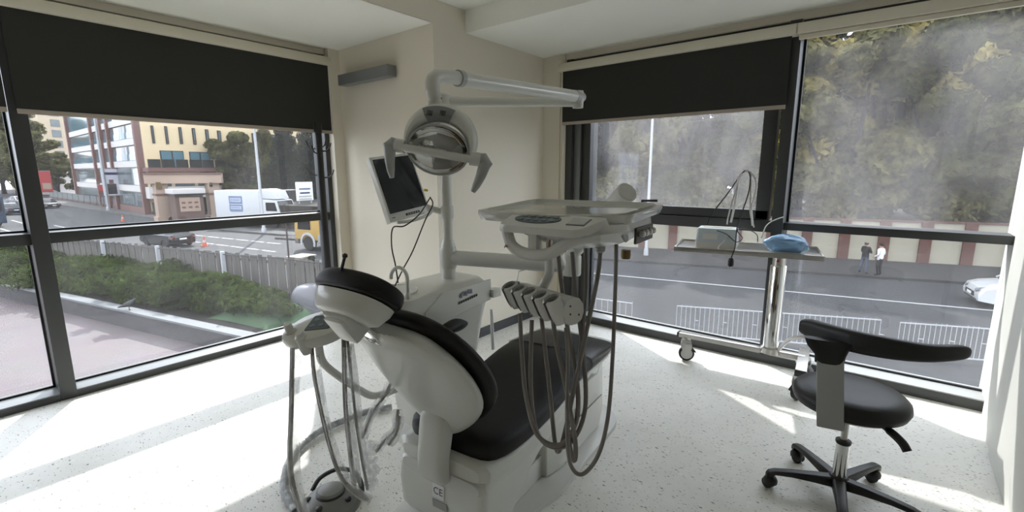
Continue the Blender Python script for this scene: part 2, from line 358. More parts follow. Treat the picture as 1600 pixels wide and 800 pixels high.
build_in(MB().span((-2.40, 4.04, 1.035), (-0.70, 4.24, 1.125)), 'transom', M_frame, w3, bevel=0.003)
sash = MB()
for a, b in (((-2.35, 4.06, 1.13), (-0.74, 4.16, 1.20)), ((-2.35, 4.06, 2.38), (-0.74, 4.16, 2.46)), ((-2.36, 4.06, 1.13), (-2.315, 4.16, 2.46)), ((-0.83, 4.06, 1.13), (-0.735, 4.16, 2.46))): sash.span(a, b)
sa = build_in(sash, 'sash', M_frame, w3, bevel=0.004)
hx = -1.72
hd = MB(); hd.span((hx-0.07, 4.035, 1.165), (hx+0.07, 4.06, 1.195)); hd.span((hx-0.035, 4.01, 1.185), (hx-0.01, 4.05, 1.245)); hd.bar((hx-0.035, 4.02, 1.24), (hx+0.115, 4.02, 1.247), 0.02, 0.022)
ho = hd.build('handle', M_black, sa, bevel=0.003); ho.matrix_parent_inverse = Matrix.Identity(4); ho.data.transform(Matrix.Translation(-w3.location))
build_in(MB().span((-2.33, YG-0.06, 1.20), (-0.83, YG-0.052, 2.38)), 'pane', GL_B1, w3)
build_in(MB().span((-2.335, YG-0.004, 0.076), (-0.70, YG+0.004, 1.035)), 'pane', GL_B3, w3)
build_in(MB().span((-2.335, YG-0.02, 0.076), (-0.70, YG, 0.088)), 'gasket', M_gasket, w3)
build_in(MB().span((-2.335, YG-0.02, 0.076), (-2.322, YG, 1.035)), 'gasket', M_gasket, w3)
build_in(MB().span((-0.625, 4.04, 1.06), (XR, 4.24, 1.115)), 'transom', M_frame, w4, bevel=0.003)
build_in(MB().span((-0.625, YG-0.004, 1.115), (XR, YG+0.004, 2.46)), 'pane', GL_B2, w4)
build_in(MB().span((-0.625, YG-0.004, 0.076), (XR, YG+0.004, 1.06)), 'pane', GL_B3, w4)
build_in(MB().span((-0.625, YG-0.02, 0.076), (XR, YG, 0.088)), 'gasket', M_gasket, w4)
build_in(MB().span((-0.625, YG-0.03, 1.115), (-0.61, YG, 2.46)), 'gasket', M_gasket, w4)

# ------------------------------------------------------------------ roller blinds
def blind(label, p0, p1, zc, zb, inward, rolled=False, slack=0.02):
    """p0,p1: ends of the cassette at the wall; inward: unit vector into the room"""
    p0, p1 = Vector(p0), Vector(p1); iv = Vector(inward); t = (p1-p0).normalized()
    o = thing('roller_blind', label, 'blind', ((p0.x+p1.x)/2, (p0.y+p1.y)/2, zc), 'roller blinds on the windows')
    prof = [(0.0, 0.075), (0.035, 0.082), (0.072, 0.07), (0.085, 0.04), (0.085, 0.0), (0.075, 0.0), (0.0, 0.0)]
    mk = lambda p: [p+iv*a+Vector((0, 0, zc+b)) for a, b in prof]
    build_in(MB().loft([mk(p0), mk(p1)]), 'cassette', M_cass, o, bevel=0.002)
    for p, sgn in ((p0, -1), (p1, 1)): build_in(MB().loft([[q for q in mk(p+t*0.0)], [q for q in mk(p+t*sgn*0.006)]]), 'end_cap', M_cass, o)
    a, b = p0+t*slack+iv*0.045, p1-t*slack+iv*0.045
    if not rolled:
        rr = [[Vector((q.x, q.y, z))+iv*(0.0012*sg) for q, sg in ((a, 1), (b, 1), (b, -1), (a, -1))] for z in (zb+0.01, zc+0.02)]
        build_in(MB().loft(rr), 'fabric', M_blind, o)
        build_in(MB().bar(a+Vector((0, 0, zb+0.014)), b+Vector((0, 0, zb+0.014)), 0.016, 0.028), 'bottom_bar', mat('beige_blind_bar', (0.42, 0.36, 0.30), 0.5), o, bevel=0.003)
    else:
        build_in(MB().bar(p0+t*0.01+iv*0.045+Vector((0, 0, zc-0.018)), p1+iv*0.045+Vector((0, 0, zc-0.018)), 0.03, 0.03), 'bottom_bar', M_cass, o, bevel=0.004)
    return o
blind('lowered dark grey roller blind over the terrace window, ending at the coat stand', (XL, 0.395, 0), (XL, 2.455, 0), 2.447, 1.848, (1, 0, 0), slack=0.012)
blind('lowered dark grey roller blind over the terrace window bay away from the coat stand', (XL, -1.66, 0), (XL, 0.378, 0), 2.447, 1.852, (1, 0, 0), slack=0.012)
blind('half lowered dark grey roller blind above the opening sash window', (-2.60, YB, 0), (-0.645, YB, 0), 2.43, 1.94, (0, -1, 0), slack=0.03)
blind('rolled-up blind with only its cream cassette showing above the tall window', (-0.64, YB, 0), (XR-0.02, YB, 0), 2.43, 2.40, (0, -1, 0), rolled=True)
# blind guide wires
gw = mat('grey_wire', (0.4, 0.38, 0.33), 0.4)
for nm, a in (('trim_3', (-2.585, 3.975)), ('trim_4', (-2.62, 3.975))):
    structure(MB().span((a[0]-0.006, a[1], 0), (a[0]+0.006, a[1]+0.016, 2.44)).build(nm, M_cass))

# ------------------------------------------------------------------ wall lamp and coat stand
wl_ = thing('wall_lamp', 'long grey metal wall lamp on the beige corner pillar', 'lamp', (-3.62, YP, 2.30))
build_in(MB().span((-3.98, YP-0.10, 2.26), (-3.26, YP-0.012, 2.35)), 'housing', mat('grey_lamp_metal', (0.24, 0.25, 0.25), 0.4, 0.3, var=0.05), wl_, bevel=0.006)
build_in(MB().span((-3.9, YP-0.02, 2.275), (-3.34, YP, 2.335)), 'wall_plate', M_grey, wl_)
cs = thing('coat_stand', 'slim black coat stand with small hooks beside the terrace window', 'coat stand', (-3.99, 2.23, 0))
build_in(MB().lathe([(0.03, 0), (0.03, 1.84), (0.034, 1.84), (0.036, 1.90), (0.03, 1.92), (0.012, 1.925)], (-3.99, 2.23, 0), 16), 'pole', M_black, cs, smooth=True)
build_in(MB().lathe([(0.15, 0), (0.15, 0.012), (0.14, 0.02), (0.04, 0.03), (0.03, 0.05)], (-3.99, 2.23, 0), 32), 'base', M_black, cs, smooth=True)
for k, (zz, an) in enumerate(((1.68, 30), (1.72, 120), (1.70, 215), (1.66, 300), (1.45, 40), (1.47, 220))):
    c, s_ = math.cos(math.radians(an)), math.sin(math.radians(an)); P = lambda r, z: (-3.99+c*r, 2.23+s_*r, z)
    build_in(MB().tube(spline([P(0.02, zz), P(0.07, zz+0.005), P(0.10, zz+0.03), P(0.115, zz+0.07)], 4), 0.006, 6), 'hook', M_black, cs, smooth=True)
# ================================================================== DENTAL CHAIR (local: x right of the patient axis, y to the foot end)
CH_A = math.radians(6.0)
chair = thing('dental_chair', 'black and white reclining dental chair with padded headrest', 'dental chair', (-1.30, 1.19, 0), rz=CH_A)
def chw(w, s, z):
    c, n = math.cos(CH_A), math.sin(CH_A); return Vector((-1.30+w*c-s*n, 1.19+w*n+s*c, z))
def ring_n(c, nrm, hw, hd, n=28, e=2.6, wx=0.0):
    q = superring(0, 0, hw, hd, n, e); ln = math.hypot(*nrm); a, b = nrm[0]/ln, nrm[1]/ln
    return [Vector((wx+x, c[0]+a*y, c[1]+b*y)) for x, y in q]
NB = (0.85, 0.53)                                         # backrest normal (towards the patient)
def back_pt(t): return (0.0-0.34*(.5*t+.5*t*abs(t)), 0.49+0.52*t)
ts = [0, .03, .08, .16, .28, .4, .52, .64, .76, .87, .95, 1.0]
hws = [.05, .085, .12, .17, .222, .252, .260, .254, .238, .208, .172, .12]
wxs = [0, .0, .0, .0, .002, .006, .012, .02, .026, .03, .032, .032]
rings = [ring_n((back_pt(t)[0]-NB[0]*0.0, back_pt(t)[1]-NB[1]*0.0), NB, hw, .045 if 0 < t < 1 else .02, e=2.3, wx=wx) for t, hw, wx in zip(ts, hws, wxs)]
MB().loft(rings).build('backrest_shell', M_white, chair, smooth=True, sub=1)
rings = [ring_n((back_pt(t)[0]+NB[0]*0.055, back_pt(t)[1]+NB[1]*0.055), NB, hw+(.03 if 0.03 < t < .97 else 0.012), .038 if 0 < t < 1 else .02, e=2.8, wx=wx) for t, hw, wx in zip([x*1.04-0.01 for x in ts], hws, wxs)]
MB().loft(rings).build('backrest_cushion', M_leather, chair, smooth=True, sub=1)
# stem joining backrest and seat body
st = [((-0.055, 0.60), 0.070, 0.035), ((-0.062, 0.53), 0.070, 0.04), ((-0.075, 0.46), 0.066, 0.042), ((-0.09, 0.38), 0.062, 0.040), ((-0.085, 0.315), 0.066, 0.036), ((-0.065, 0.285), 0.060, 0.02)]
MB().loft([[Vector((x, c[0]+y, c[1])) for x, y in superring(0, 0, hw, hd, 20, 4)] for c, hw, hd in st]).build('backrest_stem', M_white, chair, smooth=True, sub=1)
# headrest
hc = (-0.415, 1.105); HN = (0.62, 0.785); HD = (-0.785, 0.62)
def head_ring(off, scl, hw, hh, n=28, e=2.5):
    return [Vector((x*scl, hc[0]+HN[0]*off+HD[0]*y*scl, hc[1]+HN[1]*off+HD[1]*y*scl)) for x, y in superring(0, 0, hw, hh, n, e)]
hr = MB().loft([head_ring(-0.055, 0.62, .15, .085), head_ring(-0.045, 0.80, .15, .085), head_ring(-0.01, 0.95, .15, .085), head_ring(0.01, 0.98, .15, .085)]).build('headrest_shell', M_white, chair, smooth=True)
MB().loft([head_ring(0.01, 0.97, .158, .095), head_ring(0.02, 1.02, .158, .095), head_ring(0.05, 1.03, .158, .095), head_ring(0.072, 0.95, .158, .095), head_ring(0.08, 0.78, .158, .095), head_ring(0.074, 0.4, .158, .095)]).build('headrest_cushion', M_leather, chair, smooth=True, sub=1)
nk = MB().box((0, -0.455, 1.07), (0.11, 0.05, 0.055), M=Matrix.Rotation(math.radians(35), 3, 'X')).box((0, -0.44, 1.045), (0.085, 0.07, 0.10), M=Matrix.Rotation(math.radians(35), 3, 'X'))
nk.build('headrest_joint', M_white2, chair, bevel=0.012)
MB().bar((0, -0.41, 1.06), (0, -0.33, 0.95), 0.06, 0.02, (0, 1, 0)).build('headrest_bar', M_chrome, chair, bevel=0.003)
lv = MB().tube([(-0.02, -0.44, 1.18), (-0.005, -0.445, 1.215), (0.02, -0.45, 1.255)], [0.004, 0.005, 0.0045], 8)
lv.lathe([(0.001, -0.008), (0.008, -0.004), (0.008, 0.004), (0.001, 0.008)], (0.021, -0.45, 1.258), 10).build('headrest_lever', M_black, chair, smooth=True)
# seat cushion, loft along y
S = [(-0.02, .415, .15, .03), (0.0, .43, .21, .045), (0.06, .432, .245, .055), (0.2, .425, .255, .058), (0.4, .435, .258, .058), (0.58, .465, .258, .056), (0.72, .495, .258, .053), (0.85, .505, .258, .046), (1.0, .50, .257, .04), (1.15, .492, .25, .036), (1.21, .488, .24, .03), (1.235, .485, .2, .015)]
MB().loft([[Vector((x, s, z+y)) for x, y in superring(0, 0, hw, hd, 28, 4.2)] for s, z, hw, hd in S]).build('seat_cushion', M_leather, chair, smooth=True, sub=1)
S2 = [(-0.055, .36, .20, .03), (-0.03, .365, .235, .042), (0.1, .358, .25, .045), (0.3, .358, .25, .045), (0.5, .38, .25, .045), (0.68, .41, .246, .04), (0.9, .445, .24, .025), (1.15, .448, .235, .018), (1.2, .448, .2, .012)]
MB().loft([[Vector((x, s, z+y)) for x, y in superring(0, 0, hw, hd, 28, 4.5)] for s, z, hw, hd in S2]).build('seat_shell', M_white, chair, smooth=True)
# clear plastic cover on the foot end
MB().loft([[Vector((x, s, z+y)) for x, y in superring(0, 0, hw+.006, hd+.005, 28, 4.2)] for s, z, hw, hd in S[7:]]).build('foot_cover', mat('glossy_clear_vinyl', (0.10, 0.10, 0.10), 0.12, alpha=0.35), chair, smooth=True)
# armrest on the unit side
ar = spline([(-0.30, 0.30, .50), (-0.31, 0.26, .62), (-0.31, 0.31, .70), (-0.31, 0.40, .735), (-0.31, 0.52, .72)], 5)
MB().tube(ar, [0.028]*4+[0.034]*(len(ar)-8)+[0.034, 0.03, 0.022, 0.012], 12).build('armrest', M_leather, chair, smooth=True)
# lower body
side = [(-0.045, .345), (-0.065, .22), (-0.055, .10), (-0.02, .045), (.06, .04), (.12, .06), (.19, .13), (.27, .20), (.37, .25), (.47, .275), (.62, .29), (.66, .37), (.3, .345)]
bd = MB(); bd.loft([[(w, s, z) for s, z in side] for w in (-.225, .225)]); bd.build('lower_body', M_white, chair, bevel=0.035, seg=4)
MB().loft([[Vector((x, s, z+y)) for x, y in superring(0, 0, hw, .03, 24, 4)] for s, z, hw in ((-0.06, .30, .20), (-0.04, .305, .225), (0.2, .305, .231), (0.5, .325, .231), (0.64, .34, .21))]).build('body_band', M_white2, chair, smooth=True)
# floor box (pump cover) and base plate
bx = MB(); pl = lambda z, k: [(-.19*k, .50, z), (.19*k, .50, z), (.215*k, .62, z), (.215*k, 1.08, z), (.15*k, 1.30, z), (-.15*k, 1.30, z), (-.215*k, 1.08, z), (-.215*k, .62, z)]
bx.loft([pl(0.03, 1.0), pl(0.36, .93)]); pb = bx.build('pump_cover', M_white, chair, bevel=0.012, seg=3)
MB().box((.2145, .90, .215), (.006, .42, .003)).build('cover_seam', M_grey, pb)
MB().loft([[(.212, .8+.03*math.cos(a), .25+.03*math.sin(a)) for a in [math.pi*2*k/16 for k in range(16)]], [(.216, .8+.03*math.cos(a), .25+.03*math.sin(a)) for a in [math.pi*2*k/16 for k in range(16)]]]).build('cover_cap', M_white2, pb)
base = rounded_poly([(-.22, -.30), (.10, -.34), (.24, -.12), (.25, .30), (.29, .44), (.29, 1.22), (.16, 1.36), (-.2, 1.36), (-.29, 1.2), (-.29, .0)], .14, 6)
MB().prism(base, 0.0, 0.028).build('base_plate', M_white2, chair, bevel=0.008)
MB().prism(rounded_poly([(-.16, .02), (.16, .02), (.16, .60), (-.16, .60)], .06, 4), 0.028, 0.14).build('lift_column', M_white2, chair, bevel=0.01)
# approval sticker and maker plate on the head end
M_stk = mat('white_sticker', (0.8, 0.8, 0.78), 0.5); M_ink = mat('black_print', (0.02, 0.02, 0.02), 0.6)
FM = frame_matrix((0.0, -0.0675, 0.235), (1, 0, 0), (0, 0.06, 0.998), (0, -0.998, 0.06))
sk = MB().box((0, 0, 0), (0.06, 0.06, 0.002)).build('sticker', M_stk, chair, M=frame_matrix((0.0, -0.0655, 0.235), (1, 0, 0), (0, 0.06, 0.998), (0, -0.998, 0.06)))
text_mesh('print', 'CE', 0.042, M_ink, sk, FM)
MB().box((0, 0, 0), (0.075, 0.035, 0.002)).build('maker_plate', mat('grey_plate', (0.35, 0.34, 0.32), 0.4), chair, M=frame_matrix((0.005, -0.0655, 0.175), (1, 0, 0), (0, -0.06, 0.998), (0, -0.998, -0.06)))

# ================================================================== CUSPIDOR UNIT with service pole
unit = thing('cuspidor_unit', 'white cuspidor unit with rinsing bowl and tall service pole by the chair', 'dental unit', (-1.95, 1.7, 0))
def urect(z, dx0, dx1, y0, y1, r, n=5): return [Vector((x, y, z)) for x, y in rounded_poly([(-1.95+dx0, y0), (-1.95+dx1, y0), (-1.95+dx1, y1), (-1.95+dx0, y1)], r, n)]
ub = MB().loft([urect(0.12, -.12, .12, 1.50, 1.93, .06), urect(0.45, -.13, .13, 1.46, 1.95, .06), urect(0.62, -.15, .15, 1.40, 1.98, .08), urect(0.74, -.165, .165, 1.36, 2.0, .08), urect(0.84, -.17, .17, 1.34, 2.01, .09), urect(0.875, -.165, .165, 1.36, 2.0, .09), urect(0.895, -.14, .14, 1.62, 1.98, .08)])
build_in(ub, 'body', M_white, unit, smooth=True, bevel=0.0)
build_in(MB().loft([urect(0.0, -.15, .15, 1.48, 1.97, .06), urect(0.12, -.14, .14, 1.50, 1.95, .06)]), 'plinth', M_white2, unit, bevel=0.004)
# front cover panel with the printed plate
cp = MB().loft([[Vector((-1.95+dx, y, z)) for dx, y, z in ((.166, 1.50, .70), (.172, 2.0, .76), (.172, 2.0, .885), (.166, 1.62, .88), (.168, 1.5, .80))], [Vector((-1.95+dx, y, z)) for dx, y, z in ((.176, 1.50, .705), (.182, 1.99, .765), (.182, 1.99, .88), (.176, 1.62, .875), (.178, 1.5, .795))]])
cpo = build_in(cp, 'cover_panel', M_white, unit, bevel=0.003)
build_in(MB().box((-1.95+.18, 2.02, .80), (.05, .07, .05)), 'cup_filler', M_white, unit, bevel=0.01)
TM = lambda y, z: frame_matrix((-1.95+.1835-unit.location.x, y-unit.location.y, z), (0.0, 1, 0.12), (0, -0.12, 1), (1, 0, 0))
for k_ in range(5): MB().box((-.045+.02*k_, .006*(k_ % 2), .0005), (.013, .024, .001)).build('print_mark', mat('grey_blue_mark', (0.16, 0.19, 0.26), 0.5), cpo, M=TM(1.79, .842))
cpo.matrix_parent_inverse = Matrix.Identity(4)
for k_ in range(9): MB().box((-.07+.017*k_, 0, .0005), (.012, .014, .001)).build('print_mark', M_ink, cpo, M=TM(1.80, .808))
# rinsing bowl, hooked spout
bc = Vector((-1.985, 1.45, 0.865))
bw = MB().lathe([(.02, -.045), (.08, -.04), (.115, -.01), (.13, .02), (.138, .028), (.138, .02), (.125, -.015), (.09, -.05), (.03, -.06)], bc, 32); bwo = build_in(bw, 'bowl', mat('white_ceramic', (0.72, 0.72, 0.70), 0.12, coat=0.4), unit, smooth=True)
dl = MB().loft([[Vector((bc.x+x, bc.y+y, bc.z+z)) for x, y in superring(0, 0, a, b, 28, 2.4)] for a, b, z in ((.15, .19, -.06), (.168, .21, 0.0), (.16, .2, .012), (.14, .16, .015))]); build_in(dl, 'bowl_surround', M_white, unit, smooth=True)
sp = dep(637, 458, 2.33); sp.z = 0.87
spt = [sp, sp+Vector((0, 0, .07)), sp+Vector((0, 0, .12)), sp+Vector((-.012, -.006, .15)), sp+Vector((-.035, -.018, .165)), sp+Vector((-.06, -.03, .155)), sp+Vector((-.075, -.037, .13)), sp+Vector((-.077, -.038, .105))]
build_in(MB().tube(spline(spt, 4), 0.0095, 10).lathe([(.018, -.01), (.018, .02), (.012, .04)], sp, 14), 'spout', M_white, unit, smooth=True)
PX, PY = -1.955, 1.835
build_in(MB().lathe([(.028, .86), (.028, 1.90)], (PX, PY, 0), 20), 'pole', M_white, unit, smooth=True)
build_in(MB().lathe([(.045, .885), (.041, .92), (.041, 1.09), (.036, 1.10), (.031, 1.115), (.029, 1.12)], (PX, PY, 0), 24), 'pole_collar', M_white, unit, smooth=True)
gt = MB().tube([(-1.775, 2.0, .70), (-1.77, 2.005, .45)], .010, 8); build_in(gt, 'drain_tube', mat('clear_tube', (0.85, 0.86, 0.86), 0.1, coat=0.5), unit, smooth=True)

# ================================================================== OPERATING LAMP on a double arm
lampc = dep(687, 226, 1.66)
lamp = thing('operating_lamp', 'white dental operating lamp with mirrored reflector and two grey handles', 'lamp', (PX, PY, 1.88))
Lr = (Vector(Rv)*math.cos(math.radians(-10))+Vector(Uv)*math.sin(math.radians(-10))).normalized()
Lf = (Vector(-Fv)*1.0+Vector((0, 0, -0.30))+Lr*0.05).normalized(); Lf = (Lf-Lr*Lf.dot(Lr)).normalized(); Lu = Lf.cross(Lr)
def lw(x, y, z): return lampc+Lr*x+Lu*y+Lf*z
elbow = dep(681, 117, 1.66); aend = onz(903, 160, 1.875); at0 = Vector((PX, PY, 1.875))
build_in(MB().lathe([(.036, 1.84), (.038, 1.86), (.038, 1.905), (.03, 1.915)], (PX, PY, 0), 20), 'pivot', M_white, lamp, smooth=True)
build_in(MB().tube([at0, at0.lerp(aend, .5), aend], [.026, .024, .024], 12), 'lower_arm', M_white, lamp, smooth=True)
jz = aend+Vector((0, 0, .03))
build_in(MB().tube([aend+Vector((.0, .0, -.03)), aend+Vector((0, 0, .02)), jz+Vector((0, 0, .03))], [.030, .032, .030], 14), 'arm_joint', M_white2, lamp, smooth=True)
edir = (jz-elbow).normalized()
build_in(MB().tube([jz+edir*.05, jz+edir*.02, jz-edir*.05], [.026, .033, .033], 16), 'arm_cap', M_lgrey, lamp, smooth=True)
s_el = elbow+edir*.13
build_in(MB().tube([jz-edir*.04, s_el], [.031, .028], 16), 'upper_arm', M_white, lamp, smooth=True)
build_in(MB().tube([s_el+edir*.012, s_el-edir*.012], [.031, .031], 16), 'arm_ring', M_lgrey, lamp, smooth=True)
dn = dep(679, 186, 1.66)
build_in(MB().tube(spline([s_el, elbow+edir*.04+Vector((0, 0, .0)), elbow+(dn-elbow)*.10-edir*.012, elbow+(dn-elbow)*.35-edir*.015, dn+(elbow-dn)*.45], 5), .025, 14), 'elbow', M_white, lamp, smooth=True)
build_in(MB().tube([dn+(elbow-dn)*.47, dn+(elbow-dn)*.2, dn-(elbow-dn)*.1], [.0235, .0235, .022], 14), 'drop_tube', M_white, lamp, smooth=True)
build_in(MB().tube([dn+(elbow-dn)*.455, dn+(elbow-dn)*.48], .0245, 14), 'swivel_ring', M_black, lamp, smooth=True)
# hood: crescent shell over the reflector
A_ = [math.radians(a) for a in range(-22, 203, 9)]; hood = []
for a in A_:
    k = max(0.0, math.sin(a)) if True else 0
    ro, ri = .128+.012*k, .100-.008*k; zt = .03
    c_, s_ = math.cos(a), math.sin(a); rm = (ro+ri)/2; hwid = (ro-ri)/2*(0.75+0.5*k)+.006
    hood.append([lw(c_*(rm+hwid*math.cos(b)), s_*(rm+hwid*math.cos(b))*0.92-.0, -.02+(.045)*math.sin(b)) for b in [2*math.pi*j/14 for j in range(14)]])
hd_ = build_in(MB().loft(hood), 'hood', M_white, lamp, smooth=True)
vp = MB(); va = [math.radians(a) for a in range(72, 125, 6)]
o1 = [[lw(math.cos(a)*r, math.sin(a)*r*.92, z) for a in va] for r, z in ((.088, .020), (.116, .034), (.142, .018))]
vp.loft(o1, cap=False, closed=False); vpo = build_in(vp, 'vent_panel', M_grey, lamp, smooth=True)
for va_ in (88, 110):
    c_, s_ = math.cos(math.radians(va_)), math.sin(math.radians(va_)); cc = lw(c_*.118, s_*.118*.92, .036)
    for j in range(4):
        q = MB().bar(cc+Lr*(-.008+.005*j)+Lu*(-.009), cc+Lr*(-.006+.005*j)+Lu*.009, .002, .002, Lf); build_in(q, 'vent_slot', M_black, lamp)
# reflector bowl
refl = [[lw(math.cos(a)*.106*r, math.sin(a)*.082*r-.018, z) for a in [2*math.pi*j/40 for j in range(40)]] for r, z in ((1.0, .02), (.93, -.005), (.8, -.03), (.6, -.052), (.35, -.066), (.08, -.072))]
rf = MB().loft(refl, cap=False); rf.f.append(tuple(range(5*40, 6*40)))
build_in(rf, 'reflector', mat('mirror_reflector', (0.9, 0.9, 0.88), 0.035, 1.0), lamp, smooth=True)
rim = [lw(math.cos(a)*.108, math.sin(a)*.084-.018, .022) for a in [2*math.pi*j/40 for j in range(41)]]
build_in(MB().tube(rim, .0045, 6, cap=False), 'reflector_rim', M_lgrey, lamp, smooth=True)
backs = [[lw(math.cos(a)*.104*r, math.sin(a)*.08*r-.018, z) for a in [2*math.pi*j/32 for j in range(32)]] for r, z in ((1.0, .012), (.96, -.02), (.84, -.05), (.62, -.075), (.3, -.09))]
build_in(MB().loft(backs, cap=False).add(backs[-1], [tuple(range(32))]), 'lamp_back', M_white2, lamp, smooth=True)
build_in(MB().tube([lw(-.125, -.028, .03), lw(-.10, -.028, .036), lw(.10, -.028, .036), lw(.125, -.028, .03)], [.012, .0145, .0145, .012], 12), 'bulb_guard', M_white2, lamp, smooth=True)
build_in(MB().tube([lw(-.02, -.03, -.045), lw(.02, -.03, -.045)], .012, 10), 'bulb', mat('clear_bulb', (0.8, 0.8, 0.78), 0.05), lamp, smooth=True)
for s_ in (-1, 1):
    build_in(MB().tube([lw(s_*.115, -.026, .02), lw(s_*.150, -.026, .015)], [.024, .024], 14), 'handle_mount', M_white2, lamp, smooth=True)
    x0 = s_*.165; k = [(x0, .0, .015, .024), (x0+s_*.004, -.03, .02, .022), (x0-s_*.002, -.07, .03, .018), (x0-s_*.012, -.105, .04, .014), (x0-s_*.02, -.128, .046, .008)]
    hp = MB().tube([lw(s_*.148, -.026+.0, .015), lw(x0-s_*.004, -.024, .015), lw(x0+s_*.008, -.035, .017)]+[lw(a, b-.01, c) for a, b, c, d in k[1:]], [.022, .025, .024]+[d for a, b, c, d in k[1:]], 12, flat=1.0)
    build_in(hp, 'handle', M_lgrey, lamp, smooth=True)
# ================================================================== INSTRUMENT TABLE (delivery unit on a swing arm)
TA = math.radians(6.0); TC = Vector((-0.86, 1.375, 1.36))
tab = thing('instrument_table', 'off white dental instrument table with keypad, handle and hanging hoses on a swing arm', 'instrument table', TC, rz=TA)
def tw(u, v, z): c, n = math.cos(TA), math.sin(TA); return Vector((TC.x+u*c-v*n, TC.y+u*n+v*c, TC.z+z))
def tl(p): c, n = math.cos(-TA), math.sin(-TA); q = Vector(p)-TC; return Vector((q.x*c-q.y*n, q.x*n+q.y*c, q.z))
# tray with raised rim, slightly higher at the back
tz = lambda v: 0.012+0.05*(v+.2)
outer = rounded_poly([(-.255, -.205), (.05, -.235), (.26, -.14), (.275, .20), (-.26, .20)], .05, 4); inner = [(x*.92, y*.90) for x, y in outer]; low = [(x*.90, y*.88) for x, y in outer]
R = [[Vector((x*.97, y*.97, tz(y)-.03)) for x, y in outer], [Vector((x, y, tz(y)-.012)) for x, y in outer], [Vector((x, y, tz(y))) for x, y in outer], [Vector((x, y, tz(y)+.002)) for x, y in inner], [Vector((x, y, tz(y)-.010)) for x, y in low]]
MB().loft(R).build('tray', M_tray, tab, smooth=True)
# console body in front of and below the tray
def cring(z, pts, r=.05): return [Vector((x, y, z)) for x, y in rounded_poly(pts, r, 4)]
cb = MB().loft([cring(-.085, [(.05, -.20), (.12, -.22), (.16, -.16), (.20, -.08), (.20, .06), (.06, .06), (.04, -.08)], .03), cring(-.062, [(.0, -.25), (.15, -.28), (.20, -.20), (.235, -.11), (.235, .10), (.0, .10), (-.01, -.10)]), cring(-.035, [(-.05, -.285), (.17, -.31), (.225, -.21), (.25, -.13), (.255, .14), (-.06, .14), (-.06, -.12)]), cring(-.012, [(-.08, -.29), (.165, -.31), (.22, -.205), (.245, -.13), (.25, .15), (-.12, .15), (-.11, -.14)])])
cb.build('console', M_white2, tab, smooth=True, bevel=0.0)
# sloping key panel
pm = frame_matrix((.075, -.262, -.006), (1, -.02, 0), (0, .97, .24), (0, -.24, .97))
pn = MB().loft([[(x, y, -.018) for x, y in rounded_poly([(-.165, -.055), (.11, -.06), (.165, .06), (-.17, .07)], .03, 4)], [(x, y, .004) for x, y in rounded_poly([(-.16, -.05), (.105, -.055), (.155, .06), (-.165, .07)], .03, 4)]])
pno = pn.build('key_panel', M_white2, tab, bevel=0.004, M=pm)
MB().loft([[(x, y, z) for x, y in superring(-.055, .012, .078, .036, 32, 2.0)] for z in (.0035, .0065)]).build('keypad', mat('blue_grey_keypad', (0.085, 0.115, 0.13), 0.35), pno, M=pm)
kp = mat('pale_key', (0.16, 0.20, 0.215), 0.4); M_disp = mat('grey_display', (0.50, 0.51, 0.49), 0.2)
for x, y in [(-.105+.026*i, .012+dy) for i in range(5) for dy in (-.014, .014)]:
    MB().loft([[(a, b, z) for a, b in superring(x, y, .009, .007, 10, 2.2)] for z in (.006, .0085)]).build('key', kp, pno, M=pm)
MB().box((.082, .008, .0045), (.056, .056, .003)).build('display_frame', M_grey, pno, M=pm)
MB().box((.082, .008, .0055), (.05, .05, .003)).build('display', M_disp, pno, M=pm)
# looped handle below the front edge
hp = [(-.075, -.275, -.022), (-.065, -.28, -.050), (-.045, -.288, -.080), (-.005, -.292, -.096), (.05, -.296, -.098), (.09, -.292, -.088), (.125, -.285, -.064), (.165, -.27, -.046), (.205, -.23, -.042)]
MB().tube(spline(hp, 5), .0175, 12, flat=1.0).build('handle', M_white2, tab, smooth=True)
MB().box((.03, -.285, -.06), (.03, .03, .07)).build('handle_post', M_white2, tab, bevel=0.008)
MB().lathe([(.001, 0), (.006, 0), (.006, .006), (.001, .007)], (-.055, -.303, -.080), 12, M=Matrix.Rotation(math.radians(90), 3, 'X')).build('handle_screw', M_chrome, tab, smooth=True)
MB().lathe([(.016, 0), (.016, .02), (.012, .035)], (.075, -.265, -.085), 14).build('control_knob', M_chrome, tab, smooth=True)
# right hand side: coupling plate
sd = MB().box((.256, .02, -.055), (.008, .17, .05)); sdo = sd.build('coupling_plate', mat('dark_coupling', (0.05, 0.04, 0.033), 0.45), tab, bevel=0.003)
for k in range(4): MB().lathe([(.010, 0), (.010, .014), (.006, .018)], (.260, -.035+.036*k, -.05), 12, M=Matrix.Rotation(math.radians(90), 3, 'Y')).build('coupling', M_steel, sdo, smooth=True)
MB().lathe([(.020, 0), (.018, .006), (.012, .006)], (.238, -.115, -.05), 18, M=Matrix.Rotation(math.radians(68), 3, 'Y')).build('pressure_gauge', M_lgrey, tab, smooth=True)
MB().lathe([(.014, -.018), (.016, -.01), (.016, .012)], (.20, .02, -.125), 14).build('brass_nipple', mat('brass', (0.20, 0.14, 0.07), 0.3, 1.0), tab, smooth=True)
